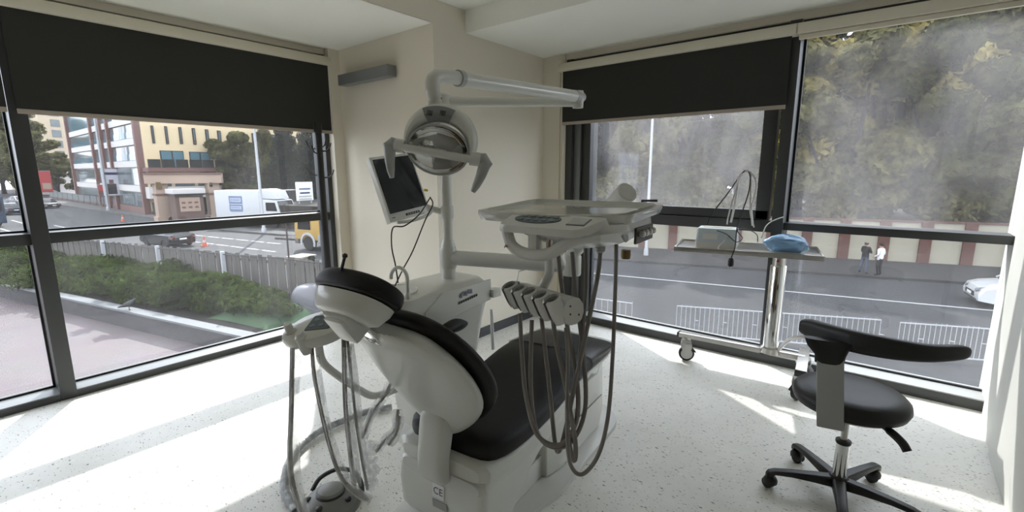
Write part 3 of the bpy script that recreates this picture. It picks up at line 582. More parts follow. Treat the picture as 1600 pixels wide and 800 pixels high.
# swing arm: lower arm, knuckle, spring arm, drop post
a0 = Vector((PX, PY, 1.015)); a1 = dep(893, 407, 2.5); a1.z = 1.005; top = dep(980, 300, 2.0)
bw_ = lambda mb, nm, m, **k: build_in(mb, nm, m, tab, **k)
bw_(MB().lathe([(.046, .955), (.048, .97), (.048, 1.06), (.044, 1.075)], (PX, PY, 0), 24), 'arm_sleeve', M_white, smooth=True)
bw_(MB().tube([a0, a0.lerp(a1, .06), a1], [.030, .042, .042], 18), 'lower_arm', M_white2, smooth=True)
bw_(MB().lathe([(.05, -.05), (.052, -.04), (.052, .05), (.04, .07)], a1, 20), 'arm_knuckle', M_white, smooth=True)
tdir = (top-(a1+Vector((0, 0, .07)))).normalized()
bw_(MB().tube([a1+Vector((0, 0, .06)), a1+Vector((0, 0, .07))+tdir*.06, top-tdir*.03, top], [.034, .043, .046, .046], 18), 'spring_arm', M_white, smooth=True)
bw_(MB().tube([top-tdir*.001, top+tdir*.006], [.045, .040], 18), 'arm_end_cap', M_white2, smooth=True)
pst = top-tdir*.05
bw_(MB().tube([pst+Vector((0, 0, -.02)), Vector((pst.x, pst.y, 1.33))], .013, 10), 'drop_post', M_rubber)
bw_(MB().bar((pst.x, pst.y, 1.335), tw(.06, .05, -.03), .05, .03), 'support_bracket', M_white2)
# instrument rest bar with five slots
ca = dep(812, 459, 1.60); cz = dep(896, 487, 1.36); cax = (cz-ca).normalized(); cup = Vector((0, 0, 1)); csd = cax.cross(cup).normalized()   # csd points to the camera side
cup = csd.cross(cax).normalized()
def cw(t, a, b): return ca+cax*t+csd*a+cup*b
Lc = (cz-ca).length
prof = [(.038, .0), (.036, .018), (.024, .034), (.0, .042), (-.024, .036), (-.038, .018), (-.040, -.006), (-.032, -.028), (-.012, -.040), (.012, -.040), (.030, -.028)]
rg_ = lambda t, k: [cw(t, a*k, b*k) for a, b in prof]
rb = bw_(MB().loft([rg_(-.012, .55), rg_(0.0, .9), rg_(.012, 1.0), rg_(Lc-.004, 1.0), rg_(Lc, .98)]), 'instrument_rest', M_white2, smooth=True)
for k in range(5):
    t = .028+k*(Lc-.055)/4
    ax = (csd*-.42+Vector((0, 0, -1))*.90).normalized(); up_ = -ax
    side_ = cax; fr_ = ax.cross(side_).normalized(); fr_ = -fr_ if fr_.dot(csd) > 0 else fr_
    cc = cw(t, .046, .014)
    def arc(r, h): return [cc+up_*h+(side_*math.cos(a)+fr_*math.sin(a))*r for a in [math.radians(-77+334*j/16) for j in range(17)]]
    outer_, inner_ = .0285, .0225
    cup_m = MB(); n_ = len(arc(1, 0))
    cup_m.loft([arc(outer_*.8, -.05), arc(outer_, -.02), arc(outer_, .03), arc(inner_, .034), arc(inner_, -.02), arc(inner_*.75, -.05)], cap=False, closed=False)
    bw_(cup_m, 'rest_slot', M_white2, smooth=True)
    lin = MB().loft([arc(inner_*.98, .025), arc(inner_*.98, -.02), arc(inner_*.72, -.05)], cap=False, closed=False)
    bw_(lin, 'slot_liner', M_lgrey, smooth=True)
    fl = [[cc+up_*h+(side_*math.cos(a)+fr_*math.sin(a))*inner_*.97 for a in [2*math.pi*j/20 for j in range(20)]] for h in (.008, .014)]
    bw_(MB().loft(fl), 'slot_shade_disc', mat('slot_shadow_grey', (0.09, 0.085, 0.075), 0.5))  # dark disc added as painted shade inside the slot opening
for q in ((.012, .018), (.012, -.006), (-.02, -.012)): bw_(MB().lathe([(.003, 0), (.003, .002)], cw(Lc, q[0], q[1]), 8, M=Vector((0, 0, 1)).rotation_difference(cax).to_matrix()), 'screw', mat('red_brown_mark', (0.18, 0.06, 0.04), 0.5))
bw_(MB().tube(spline([tw(-.03, -.06, -.10), tw(-.03, -.08, -.16), dep(857, 432, 1.52), dep(845, 452, 1.53), cw(.10, -.01, .02)], 5), .016, 12), 'rest_arm', M_white2, smooth=True)
# probe standing in the first slot
pb_ = cw(.028, .030, .0)
bw_(MB().tube([pb_+Vector((0, 0, -.03)), pb_+Vector((0, 0, .05))], [.009, .011], 10), 'syringe', M_grey, smooth=True)
bw_(MB().tube([pb_+Vector((0, 0, .05)), pb_+Vector((.004, .004, .085)), pb_+Vector((.022, .018, .092))], .0022, 6), 'syringe_tip', M_steel, smooth=True)
# hoses: from the console down and up again to the rest, depth in metres from the camera
H = [
 ([(872, 396, 1.50), (878, 450, 1.50), (888, 520, 1.46), (902, 600, 1.42), (900, 660, 1.40), (875, 695, 1.40), (840, 680, 1.42), (822, 620, 1.46), (816, 560, 1.5), (812, 490, 1.54)], .0072),
 ([(894, 394, 1.50), (900, 460, 1.48), (912, 560, 1.44), (914, 640, 1.42), (893, 690, 1.41), (862, 698, 1.42), (838, 672, 1.44), (829, 600, 1.47), (831, 500, 1.50)], .0070),
 ([(915, 388, 1.48), (915, 450, 1.47), (905, 560, 1.45), (886, 660, 1.43), (874, 704, 1.43), (867, 690, 1.44), (860, 620, 1.45), (851, 540, 1.46), (846, 497, 1.47)], .0070),
 ([(938, 390, 1.44), (934, 430, 1.44), (922, 490, 1.43), (905, 570, 1.42), (888, 650, 1.41), (889, 690, 1.40), (897, 720, 1.40), (899, 690, 1.39), (885, 610, 1.40), (870, 540, 1.41), (864, 500, 1.43)], .0072),
 ([(963, 382, 1.42), (961, 460, 1.40), (957, 560, 1.37), (950, 650, 1.34), (935, 710, 1.32), (912, 740, 1.32), (895, 733, 1.33), (887, 700, 1.35), (886, 620, 1.37), (887, 560, 1.38), (884, 512, 1.39)], .0060),
]
for pts, r in H:
    P = spline([dep(*q) for q in pts], 7); bw_(MB().tube(P, r, 9), 'hose', M_hose, smooth=True)
for q in ((938, 388, 1.44),): 
    c = dep(*q); bw_(MB().lathe([(.010, -.012), (.015, -.008), (.015, .004), (.009, .012)], c, 12), 'hose_nut', M_lgrey, smooth=True)

# ================================================================== MONITOR on its pole arm
mon = thing('monitor', 'small white framed monitor on the service pole with a dark screen', 'monitor', (PX, PY, 1.30))
TL, TR, BL = dep(577, 246, 2.40), dep(642, 238, 2.62), dep(601, 349, 2.36)
mx = (TR-TL); wd = mx.length; mx.normalize(); my = (TL-BL); ht = my.length; my = (my-mx*my.dot(mx)*0.55).normalized(); mz = mx.cross(my).normalized()
MM = frame_matrix(TL, mx, my, mz)
MMl = Matrix.Translation(-mon.location) @ MM
MB().box((wd/2, -ht/2, -.018), (wd, ht, .034)).build('bezel', M_white, mon, bevel=0.006, M=MMl)
MB().box((wd/2, -ht*.46, .0005), (wd*.90, ht*.83, .004)).build('screen', mat('dark_screen', (0.012, 0.016, 0.022), 0.10), mon, M=MMl)
bp = MB().box((wd*.56, -ht*.94, .0005), (wd*.34, ht*.035, .003)).build('button_strip', M_black, mon, M=MMl)
for k in range(5): MB().box((wd*(.44+.06*k), -ht*.94, .0025), (wd*.028, ht*.018, .002)).build('button', M_lgrey, bp, M=MMl)
for k in range(2): MB().box((wd*(.08+.035*k), -ht*.94, .0012), (wd*.024, ht*.014, .001)).build('print_mark', M_ink, mon, M=MMl)
MB().box((wd/2, -ht/2, -.05), (wd*.5, ht*.5, .035)).build('rear_housing', M_white2, mon, bevel=0.01, M=MMl)
build_in(MB().tube([MM @ Vector((wd*.8, -ht*.75, -.06)), Vector((PX-.02, PY, 1.27))], .018, 12), 'arm', M_white, mon, smooth=True)
build_in(MB().lathe([(.036, 1.24), (.037, 1.25), (.037, 1.30), (.034, 1.31)], (PX, PY, 0), 18), 'clamp', M_white, mon, smooth=True)
build_in(MB().tube(spline([MM @ Vector((wd*.05, -ht*1.03, .03)), MM @ Vector((wd*.3, -ht*1.07, .05)), MM @ Vector((wd*.7, -ht*1.06, .05)), MM @ Vector((wd*.95, -ht*1.0, .03))], 5), .009, 10), 'grip', M_white, mon, smooth=True)
build_in(MB().tube([MM @ Vector((wd*1.08, -ht*.62, -.02)), MM @ Vector((wd*1.16, -ht*.64, -.02))], .007, 8), 'yellow_plug', mat('yellow_plastic', (0.55, 0.42, 0.04), 0.4), mon, smooth=True)
for pts in ([(672, 308, 2.5), (676, 320, 2.46), (664, 345, 2.44), (645, 392, 2.42), (630, 420, 2.40), (617, 447, 2.38)], [(672, 309, 2.52), (655, 335, 2.42), (632, 353, 2.36), (614, 356, 2.36), (612, 385, 2.36), (618, 415, 2.38), (622, 442, 2.40)]):
    build_in(MB().tube(spline([dep(*q) for q in pts], 6), .0035, 6), 'cable', M_rubber, mon, smooth=True)

# ================================================================== ASSISTANT HOLDER on a bent tube
ac = dep(502, 508, 1.74)
asst = thing('assistant_holder', 'white assistant holder with keypad and plastic sleeved suction hoses', 'dental holder', (ac.x, ac.y, ac.z))
ax_ = Vector((math.cos(YAW), math.sin(YAW), 0)); ay_ = Vector((-math.sin(YAW), math.cos(YAW), 0))
AM = frame_matrix((0, 0, 0), ax_, ay_, (0, 0, 1)) @ Matrix.Rotation(math.radians(-8), 4, 'Y') @ Matrix.Rotation(math.radians(20), 4, 'X')
po = [(-.135, -.02), (-.125, -.075), (-.06, -.10), (.05, -.085), (.115, -.03), (.125, .05), (.09, .10), (.0, .08), (-.09, .05)]
po = rounded_poly(po, .04, 3)
ah = MB().loft([[(x*.82, y*.82, -.04) for x, y in po], [(x*.97, y*.97, -.022) for x, y in po], [(x, y, 0) for x, y in po], [(x*.97, y*.97, .012) for x, y in po], [(x*.9, y*.9, .016) for x, y in po]]).build('holder_body', M_white, asst, smooth=True, M=AM)
MB().loft([[(x, y, z) for x, y in rounded_poly([(-.045, -.045), (.05, -.05), (.065, .03), (-.03, .04)], .006, 2)] for z in (.015, .0185)]).build('keypad', mat('blue_grey_keypad', (0.085, 0.115, 0.13), 0.35), asst, M=AM)
for x, y in ((-.02, -.022), (.012, -.024), (.04, -.026), (-.012, .012), (.02, .01), (.048, .006)):
    MB().loft([[(a, b, z) for a, b in superring(x, y, .010, .009, 10, 2.4)] for z in (.018, .020)]).build('key', kp, asst, M=AM)
for x, y, h in ((-.098, -.035, .05), (-.045, -.078, .035)):
    MB().lathe([(.019, -.055), (.021, -.03), (.021, .018), (.015, .022), (.015, h-.01), (.012, h), (.006, h)], (x, y, 0), 16).build('nozzle_seat', M_white2, asst, smooth=True, M=AM)
tb = [(498, 528, 1.76), (499, 548, 1.78), (506, 568, 1.82), (530, 588, 1.90), (560, 608, 1.98), (580, 618, 2.02), (600, 615, 2.04), (640, 600, 2.06)]
build_in(MB().tube(spline([dep(*q) for q in tb], 6), .0155, 12), 'support_tube', M_white2, asst, smooth=True)
AH = [([(457, 528, 1.70), (456, 580, 1.69), (455, 640, 1.67), (453, 700, 1.64), (456, 750, 1.60), (472, 808, 1.55)], .0085, .022),
      ([(487, 533, 1.70), (490, 580, 1.70), (499, 630, 1.70), (513, 690, 1.69), (530, 740, 1.69), (552, 768, 1.69), (575, 782, 1.69)], .0070, .018),
      ([(537, 526, 1.76), (538, 580, 1.76), (540, 640, 1.76), (546, 700, 1.76), (553, 760, 1.76)], .0085, .019),
      ([(542, 524, 1.78), (547, 570, 1.78), (553, 630, 1.78), (561, 690, 1.78), (574, 765, 1.78)], .0055, .017)]
for pts, r, rs in AH:
    P = spline([dep(*q) for q in pts], 7); build_in(MB().tube(P, r, 9), 'hose', M_hose, asst, smooth=True)
    k = int(len(P)*.08); Q = P[k:]; off = ax_*.012
    rad = [rs*(.85+.14*math.sin(i*.31+r*900)+.20*(i/len(Q))) for i in range(len(Q))]
    build_in(MB().tube([p+off for p in Q], rad, 10, cap=False, flat=.9), 'plastic_sleeve', M_film, asst, smooth=True)
for pts in ([(612, 596, 2.0), (600, 620, 2.0), (582, 645, 1.99), (566, 685, 1.97)], [(622, 640, 1.98), (617, 670, 1.96), (600, 690, 1.93), (587, 706, 1.90)], [(624, 650, 1.95), (620, 675, 1.93), (607, 695, 1.90)]):
    P = spline([dep(*q) for q in pts], 6); build_in(MB().tube(P, .006, 8), 'hose', M_hose, asst, smooth=True)
    build_in(MB().tube(P, [.02+.003*math.sin(i*.8) for i in range(len(P))], 10, cap=False), 'plastic_sleeve', M_film, asst, smooth=True)
lump = [dep(*q) for q in ((584, 690, 1.9), (578, 712, 1.86), (583, 735, 1.82), (578, 765, 1.80))]
build_in(MB().tube(spline(lump, 6), [.022+.008*math.sin(i*1.7) for i in range(19)], 12, cap=False), 'plastic_sleeve', M_film, asst, smooth=True)

# ================================================================== FOOT PEDAL and floor cable
fp = thing('foot_pedal', 'grey dome shaped foot pedal with a dark carrying bar on the floor', 'foot pedal', (-1.845, .965, 0))
MB().lathe([(.13, 0), (.13, .012), (.115, .02), (.108, .04), (.088, .058), (.06, .066), (.058, .07), (.052, .084), (.03, .09), (.005, .091)], seg=32).build('dome', mat('warm_grey_plastic', (0.20, 0.20, 0.185), 0.4), fp, smooth=True)
MB().lathe([(.061, .067), (.064, .064), (.064, .070), (.058, .073)], seg=32, cap=False).build('dome_ring', M_black, fp, smooth=True)
hb = [(-.135, -.02, .02), (-.14, .03, .06), (-.10, .10, .085), (-.02, .135, .085), (.05, .125, .06), (.09, .10, .03)]
MB().tube(spline(hb, 5), .010, 8, flat=1.6).build('carrying_bar', M_rubber, fp, smooth=True)
for a in (20, -60, -120): MB().lathe([(.014, .0), (.014, .012), (.006, .016)], (.095*math.cos(math.radians(a)), .095*math.sin(math.radians(a)), .048), 12).build('button', M_black, fp, smooth=True)
cab = [onz(*q, .025) for q in ((612, 636), (575, 643), (540, 656), (505, 671), (475, 692), (455, 715), (446, 740), (446, 770), (462, 800))]
P = spline(cab, 8)
cf = thing('floor_cable', 'corrugated grey cable in plastic wrap curving across the floor to the foot pedal', 'cable', (P[0].x, P[0].y, 0))
build_in(MB().tube(P, [.017+.002*(i % 2) for i in range(len(P))], 10), 'core', mat('dark_grey_conduit', (0.10, 0.105, 0.10), 0.35, bump=0.6, bscale=90), cf, smooth=False)
build_in(MB().tube(P, [.022+.003*math.sin(i*2.1) for i in range(len(P))], 10, cap=False), 'wrap', M_film, cf, smooth=True)
# ================================================================== STEEL TROLLEY by the window
tr = thing('instrument_trolley', 'stainless steel overbed trolley with a flat tray on castors by the window', 'trolley', (-0.75, 3.68, 0))
TRA = math.radians(12.0)
tcx, tcy, tz0 = -0.80, 3.69, 0.925
tb_ = lambda mb, nm, m, **k: build_in(mb, nm, m, tr, **k)
tb_(MB().box((tcx, tcy, tz0+.012), (.93, .44, .02), TRA), 'tray', M_steel, bevel=0.003)
for dx, dy, sx, sy in ((0, -.215, .93, .012), (0, .215, .93, .012), (-.459, 0, .012, .44), (.459, 0, .012, .44)):
    c, n = math.cos(TRA), math.sin(TRA); tb_(MB().box((tcx+dx*c-dy*n, tcy+dx*n+dy*c, tz0+.018), (sx, sy, .034), TRA), 'tray_rim', M_steel, bevel=0.003)
colp = Vector((-.575, 3.70, 0))
tb_(MB().lathe([(.052, .205), (.052, .84), (.048, .85)], colp, 24), 'outer_column', M_chrome, smooth=True)
tb_(MB().lathe([(.042, .8), (.042, .92)], colp, 24), 'inner_column', M_steel, smooth=True)
tb_(MB().lathe([(.064, .20), (.064, .24), (.056, .25)], colp, 24), 'column_foot', M_steel, smooth=True)
tb_(MB().box((colp.x, colp.y, .915), (.20, .12, .015), TRA), 'tray_bracket', M_steel)
tb_(MB().lathe([(.008, 0), (.008, .02)], (colp.x+.0, colp.y-.04, .885), 10, M=Matrix.Rotation(math.radians(90), 3, 'X')), 'red_knob', mat('red_plastic', (0.4, 0.02, 0.02), 0.4))
bA = Vector((-1.225, 3.675, .205)); bB = Vector((-.36, 3.73, .205))
tb_(MB().bar(bA, bB, .06, .035), 'base_bar', M_steel, bevel=0.003)
tb_(MB().bar(bA+Vector((-.012, 0, 0)), bA, .062, .037), 'end_cap', M_rubber)
cA = Vector((-.385, 3.90, .20)); cB = Vector((-.345, 3.42, .20))
tb_(MB().bar(cA, cB, .065, .04), 'cross_bar', M_steel, bevel=0.003)
tb_(MB().bar(cB, cB+Vector((0, -.014, 0)), .067, .042), 'end_cap', M_rubber)
def castor(p, an):
    c = thing('x', None, None, (0, 0, 0)); bpy.data.objects.remove(c)
    R_ = Matrix.Rotation(an, 4, 'Z'); T_ = Matrix.Translation((p[0]-tr.location.x, p[1]-tr.location.y, 0))
    w = MB().lathe([(.020, -.016), (.052, -.016), (.060, -.011), (.060, .011), (.052, .016), (.020, .016)], (0, .012, .060), 24, M=Matrix.Rotation(math.radians(90), 3, 'Y')).build('castor', M_rubber, tr, smooth=True, M=T_ @ R_)
    MB().lathe([(.006, -.019), (.044, -.019), (.044, .019), (.006, .019)], (0, .012, .060), 24, M=Matrix.Rotation(math.radians(90), 3, 'Y')).build('wheel_disc', mat('pale_castor_plastic', (0.62, 0.61, 0.58), 0.45), w, smooth=True, M=T_ @ R_)
    fk = MB()
    for s_ in (-1, 1): fk.extrude([(s_*.022, -.03, .165), (s_*.022, .04, .165), (s_*.022, .05, .12), (s_*.022, .03, .055), (s_*.022, -.005, .05), (s_*.022, -.035, .12)], (s_*.006, 0, 0))
    fk.box((0, .005, .155), (.056, .07, .03)); fk.lathe([(.02, .16), (.02, .19)], (0, -.005, 0), 14)
    fk.build('fork', mat('pale_castor_plastic', (0.62, 0.61, 0.58), 0.45), w, bevel=0.004, M=T_ @ R_)
    MB().extrude([(-.02, .03, .13), (-.02, .075, .085), (-.02, .085, .072), (-.02, .05, .085), (-.02, .02, .115)], (.04, 0, 0)).build('brake_lever', M_black, w, bevel=0.003, M=T_ @ R_)
castor((-1.17, 3.66), math.radians(-65)); castor((-.345, 3.47), math.radians(150)); castor((-.385, 3.86), math.radians(-120))
tb_(MB().tube(spline([colp+Vector((.04, -.02, .22)), colp+Vector((.11, -.05, .33)), colp+Vector((.16, -.07, .37)), colp+Vector((.235, -.09, .40))], 4), .012, 8), 'foot_lever', M_steel, smooth=True)

ttop = tz0+.0225
M_dev = mat('pale_blue_grey_case', (0.52, 0.58, 0.60), 0.35, var=0.04)
dv = thing('scaler_unit', 'pale grey desktop scaler unit on the steel trolley tray', 'dental device', (-.985, 3.645, ttop))
da = math.radians(10)
D0 = [(-.14, -.10), (.14, -.10), (.14, .10), (-.14, .10)]
dr = lambda z, k, ky=1: [Vector((x*k, y*ky, z)) for x, y in rounded_poly(D0, .02, 3)]
MB().loft([dr(.0, .98), dr(.012, 1), dr(.04, 1)]).build('base', mat('cream_case', (0.60, 0.58, 0.52), 0.4), dv, smooth=True, M=Matrix.Rotation(da, 4, 'Z'))
MB().loft([dr(.04, 1), dr(.125, .97, .95), dr(.142, .92, .88)]).build('cover', M_dev, dv, smooth=True, M=Matrix.Rotation(da, 4, 'Z'))
MB().loft([[Vector((x, y, z)) for x, y in rounded_poly([(-.10, -.02), (.10, -.02), (.10, .07), (-.10, .07)], .015, 3)] for z in (.141, .145)]).build('top_panel', M_white, dv, M=Matrix.Rotation(da, 4, 'Z'))
MB().box((-.04, -.098, .085), (.10, .004, .04)).build('front_label', M_white, dv, M=Matrix.Rotation(da, 4, 'Z'))
MB().lathe([(.012, 0), (.012, .01), (.009, .014)], (.085, -.098, .085), 12, M=Matrix.Rotation(math.radians(90), 3, 'X')).build('dial', M_lgrey, dv, smooth=True, M=Matrix.Rotation(da, 4, 'Z'))

# crumpled blue bag
bgc = Vector((-.53, 3.62, ttop))
bv = []; nb, mb_ = 26, 14
for i in range(mb_):
    ph = math.pi*i/(mb_-1); ring = []
    for j in range(nb):
        th = 2*math.pi*j/nb; r = 1+.09*math.sin(3*th+i*.9)+.07*math.sin(7*th-i*1.3)+.05*math.sin(5*ph*2+th*2)
        ring.append(Vector((.135*r*math.sin(ph)*math.cos(th), .085*r*math.sin(ph)*math.sin(th), .062+.062*math.cos(ph)*(1+.18*math.sin(2*th+1)) if i not in (0, mb_-1) else .062+.062*math.cos(ph))))
    bv.append(ring)
bag = thing('plastic_bag', 'crumpled light blue plastic bag lying on the steel trolley tray', 'bag', bgc, rz=math.radians(12))
MB().loft(bv).build('sheet', mat('pale_blue_plastic', (0.20, 0.36, 0.56), 0.35, var=0.25, scale=14, bump=0.8, bscale=30), bag, smooth=True, sub=1)
MB().tube(spline([(-.09, -.03, .095), (-.03, -.055, .10), (.05, -.05, .095), (.12, -.03, .06)], 4), .006, 6).build('fold', mat('blue_fold', (0.16, 0.30, 0.50), 0.3), bag, smooth=True)
MB().tube(spline([(-.11, .02, .085), (-.05, .03, .12), (.04, .02, .12), (.10, .03, .085)], 4), .006, 6).build('fold', mat('blue_fold', (0.16, 0.30, 0.50), 0.3), bag, smooth=True)

def cable_thing(name, label, pts, r, m, extra=None):
    P = spline(pts, 8); o = thing(name, label, 'cable', (P[0].x, P[0].y, P[0].z)); build_in(MB().tube(P, r, 8), 'lead', m, o, smooth=True)
    if extra: extra(o)
    return o
D = 3.12
M_wc = mat('white_cable', (0.72, 0.72, 0.70), 0.35)
def plug(o):
    p = dep(1142, 410, D-.12)
    build_in(MB().lathe([(.011, .03), (.018, .01), (.018, -.02), (.012, -.026)], p, 14), 'plug', M_black, o, smooth=True)
    for s_ in (-1, 1): build_in(MB().tube([p+Vector((.008*s_, 0, -.02)), p+Vector((.008*s_, -.02, -.03))], .0022, 6), 'pin', M_steel, o)
cable_thing('power_cable', 'black power lead with a plug dangling over the trolley edge', [dep(*q) for q in ((1104, 352, D+.12), (1112, 335, D+.1), (1135, 305, D+.06), (1158, 273, D), (1166, 267, D), (1172, 275, D), (1170, 300, D), (1160, 330, D), (1152, 355, D-.02), (1150, 372, D-.05), (1148, 388, D-.10), (1142, 404, D-.12))], .0042, M_black, plug)
cable_thing('handpiece_cable', 'white handpiece lead arching high above the scaler unit', [dep(*q) for q in ((1142, 347, D+.1), (1148, 320, D), (1152, 295, D), (1156, 275, D), (1168, 267, D), (1178, 275, D), (1182, 290, D), (1178, 310, D), (1174, 325, D), (1176, 352, D+.08))], .0072, M_wc)
cable_thing('handpiece_cable', 'thin grey lead looping above and round the front of the scaler unit', [dep(*q) for q in ((1136, 350, D+.1), (1138, 338, D), (1147, 305, D), (1160, 272, D), (1172, 270, D), (1173, 300, D), (1172, 330, D), (1178, 355, D+.06))], .0045, mat('grey_cable', (0.62, 0.61, 0.58), 0.4))
cable_thing('handpiece_cable', 'white lead coiled on the trolley tray beside the blue bag', [Vector(q)+Vector((0, 0, ttop+.006)) for q in ((-.90, 3.52, .06), (-.93, 3.49, .02), (-.92, 3.475, 0), (-.86, 3.48, 0), (-.76, 3.50, 0), (-.66, 3.515, 0), (-.56, 3.525, 0), (-.44, 3.56, 0), (-.43, 3.60, .004), (-.60, 3.55, .006), (-.74, 3.53, .004), (-.84, 3.52, .0))], .0048, M_wc)
cable_thing('handpiece_cable', 'stiff white lead sticking up between the scaler unit and the blue bag', [dep(*q) for q in ((1190, 372, D), (1196, 355, D), (1204, 347, D), (1215, 342, D), (1224, 339, D))], .0036, M_wc)
cable_thing('power_cable', 'thin black lead curled in front of the scaler unit', [dep(*q) for q in ((1120, 360, D-.06), (1135, 366, D-.06), (1150, 378, D-.08), (1160, 372, D-.06), (1152, 360, D-.06), (1165, 357, D-.04), (1182, 366, D-.03), (1184, 378, D-.02))], .0030, M_black)

# ================================================================== OPERATOR'S STOOL
sc_ = Vector((-.055, 2.475, 0))
stl = thing('operator_stool', 'black swivel stool with round seat and curved arm-like backrest', 'stool', sc_)
MB().lathe([(.19, .462), (.212, .472), (.222, .495), (.218, .518), (.20, .536), (.16, .545), (.08, .548), (.01, .549)], seg=40).build('seat', M_leather2, stl, smooth=True)
MB().lathe([(.12, .445), (.18, .452), (.195, .463), (.05, .463)], seg=32).build('seat_pan', M_white2, stl, smooth=True)
MB().lathe([(.014, .28), (.014, .46)], seg=16).build('gas_lift', M_steel, stl, smooth=True)
MB().lathe([(.027, .10), (.027, .275), (.030, .278), (.030, .29), (.016, .294)], seg=20).build('column', M_chrome, stl, smooth=True)
MB().lathe([(.029, .275), (.031, .28), (.031, .29), (.02, .296)], seg=20).build('column_collar', M_black, stl, smooth=True)
MB().lathe([(.042, .06), (.048, .075), (.042, .105), (.032, .115)], seg=24).build('hub', M_black, stl, smooth=True)
for k in range(5):
    a = math.radians(206+72*k); c, n = math.cos(a), math.sin(a); R_ = Matrix.Rotation(a, 4, 'Z')
    lr = [[(x, y*hw, z) for y, z in ((-1, zb), (1, zb), (1, zt-.006), (.7, zt), (-.7, zt), (-1, zt-.006))] for x, hw, zb, zt in ((.03, .026, .062, .108), (.10, .024, .072, .108), (.20, .021, .082, .105), (.27, .020, .082, .100), (.295, .018, .06, .092), (.305, .012, .06, .080))]
    lo = MB().loft(lr).build('leg', M_black, stl, bevel=0.003, M=R_)
    Rc = Matrix.Translation((.28*c, .28*n, 0)) @ Matrix.Rotation(a+0.7+k*1.1, 4, 'Z')
    cm = MB()
    for s_ in (-1, 1): cm.lathe([(.004, -.008), (.022, -.008), (.026, -.004), (.026, .004), (.022, .008), (.004, .008)], (.012*s_, -.012, .026), 16, M=Matrix.Rotation(math.radians(90), 3, 'Y'))
    co = cm.build('castor', M_black, lo, smooth=True, M=Rc)
    MB().lathe([(.03, .03), (.031, .045), (.024, .058), (.012, .064)], (0, -.004, 0), 16).build('castor_hood', M_black, lo, smooth=True, M=Rc)
# bracket: flat L plate on the camera side
bk0 = onz(1303, 668, .445)-sc_; bkt = Vector((-.078, -.205, .745)); bx0 = Vector((-.046, -.232, .44))
bxv = Vector((math.cos(math.radians(12)), math.sin(math.radians(12)), 0))
plv = [(bx0+bxv*-.048, bx0+bxv*.048), (bx0+Vector((-.006, -.006, .06))+bxv*-.048, bx0+Vector((-.006, -.006, .06))+bxv*.048), (bkt+bxv*-.048, bkt+bxv*.048)]
th = Vector((math.sin(math.radians(12)), -math.cos(math.radians(12)), 0))*.012
MB().loft([[a, b, b+th, a+th] for a, b in plv]).build('bracket', mat('grey_bracket', (0.40, 0.40, 0.38), 0.4), stl, bevel=0.004)
br = [(bx0+bxv*-.048+th, bx0+bxv*.048+th), (Vector((-.05, -.10, .447))-bxv*.05, Vector((-.05, -.10, .447))+bxv*.05), (Vector((0, 0, .450))-bxv*.05, Vector((0, 0, .450))+bxv*.05)]
MB().loft([[a, b, b+Vector((0, 0, .008)), a+Vector((0, 0, .008))] for a, b in br]).build('bracket_foot', mat('grey_bracket', (0.40, 0.40, 0.38), 0.4), stl, bevel=0.002)
sk2 = MB().box((0, 0, 0), (.07, .045, .001)).build('sticker', mat('grey_sticker', (0.33, 0.33, 0.31), 0.5), stl, M=Matrix.Translation(bkt+th*1.08+bxv*.008+Vector((0.001, -.002, -.055))) @ Matrix.Rotation(math.radians(12), 4, 'Z') @ Matrix.Rotation(math.radians(90-5), 4, 'X'))
for k in range(6): MB().box((-.004*(k % 2), .016-.0065*k, .001), (.06-.008*(k % 3), .002, .0006)).build('print_line', M_ink, sk2, M=Matrix.Translation(bkt+th*1.08+bxv*.008+Vector((0.001, -.002, -.055))) @ Matrix.Rotation(math.radians(12), 4, 'Z') @ Matrix.Rotation(math.radians(90-5), 4, 'X'))
# backrest: long curved pad
bkp = [(1249, 508, .80, .030, .030), (1262, 511, .80, .043, .034), (1290, 522, .805, .047, .034), (1330, 533, .812, .047, .034), (1380, 543, .815, .044, .034), (1420, 549, .812, .040, .034), (1455, 553, .81, .034, .032), (1490, 551, .815, .031, .030), (1508, 550, .815, .027, .026), (1516, 550, .815, .014, .012)]
cen = [onz(x, y, z)-sc_ for x, y, z, _, _ in bkp]
rr = []
for i, p in enumerate(cen):
    t = (cen[min(i+1, len(cen)-1)]-cen[max(i-1, 0)]).normalized(); sdv = Vector((t.y, -t.x, 0)).normalized(); upv = t.cross(sdv)*-1
    upv = Vector((0, 0, 1)); hh, hdp = bkp[i][3], bkp[i][4]
    rr.append([p+sdv*x+upv*y for x, y in superring(0, 0, hdp*.8, hh, 20, 3)])
MB().loft(rr).build('backrest', M_leather2, stl, smooth=True, sub=1)
jn = [(bkt+Vector((0, 0, -.035)), .052, .018), (bkt+Vector((0, 0, .0)), .055, .024), (bkt+Vector((-.01, .01, .03)), .075, .028), (bkt+Vector((-.0, .02, .06)), .10, .026)]
MB().loft([[p+bxv*x+Vector((0, y, 0)) for x, y in superring(0, 0, a, b, 20, 3.2)] for p, a, b in jn]).build('backrest_neck', M_leather2, stl, smooth=True)
MB().tube(spline([(.10, -.08, .452), (.15, -.12, .445), (.19, -.15, .425), (.21, -.165, .40)], 4), [.008]*4+[.012]*9, 8, flat=1.4).build('height_lever', M_black, stl, smooth=True)
ALB = 0.21
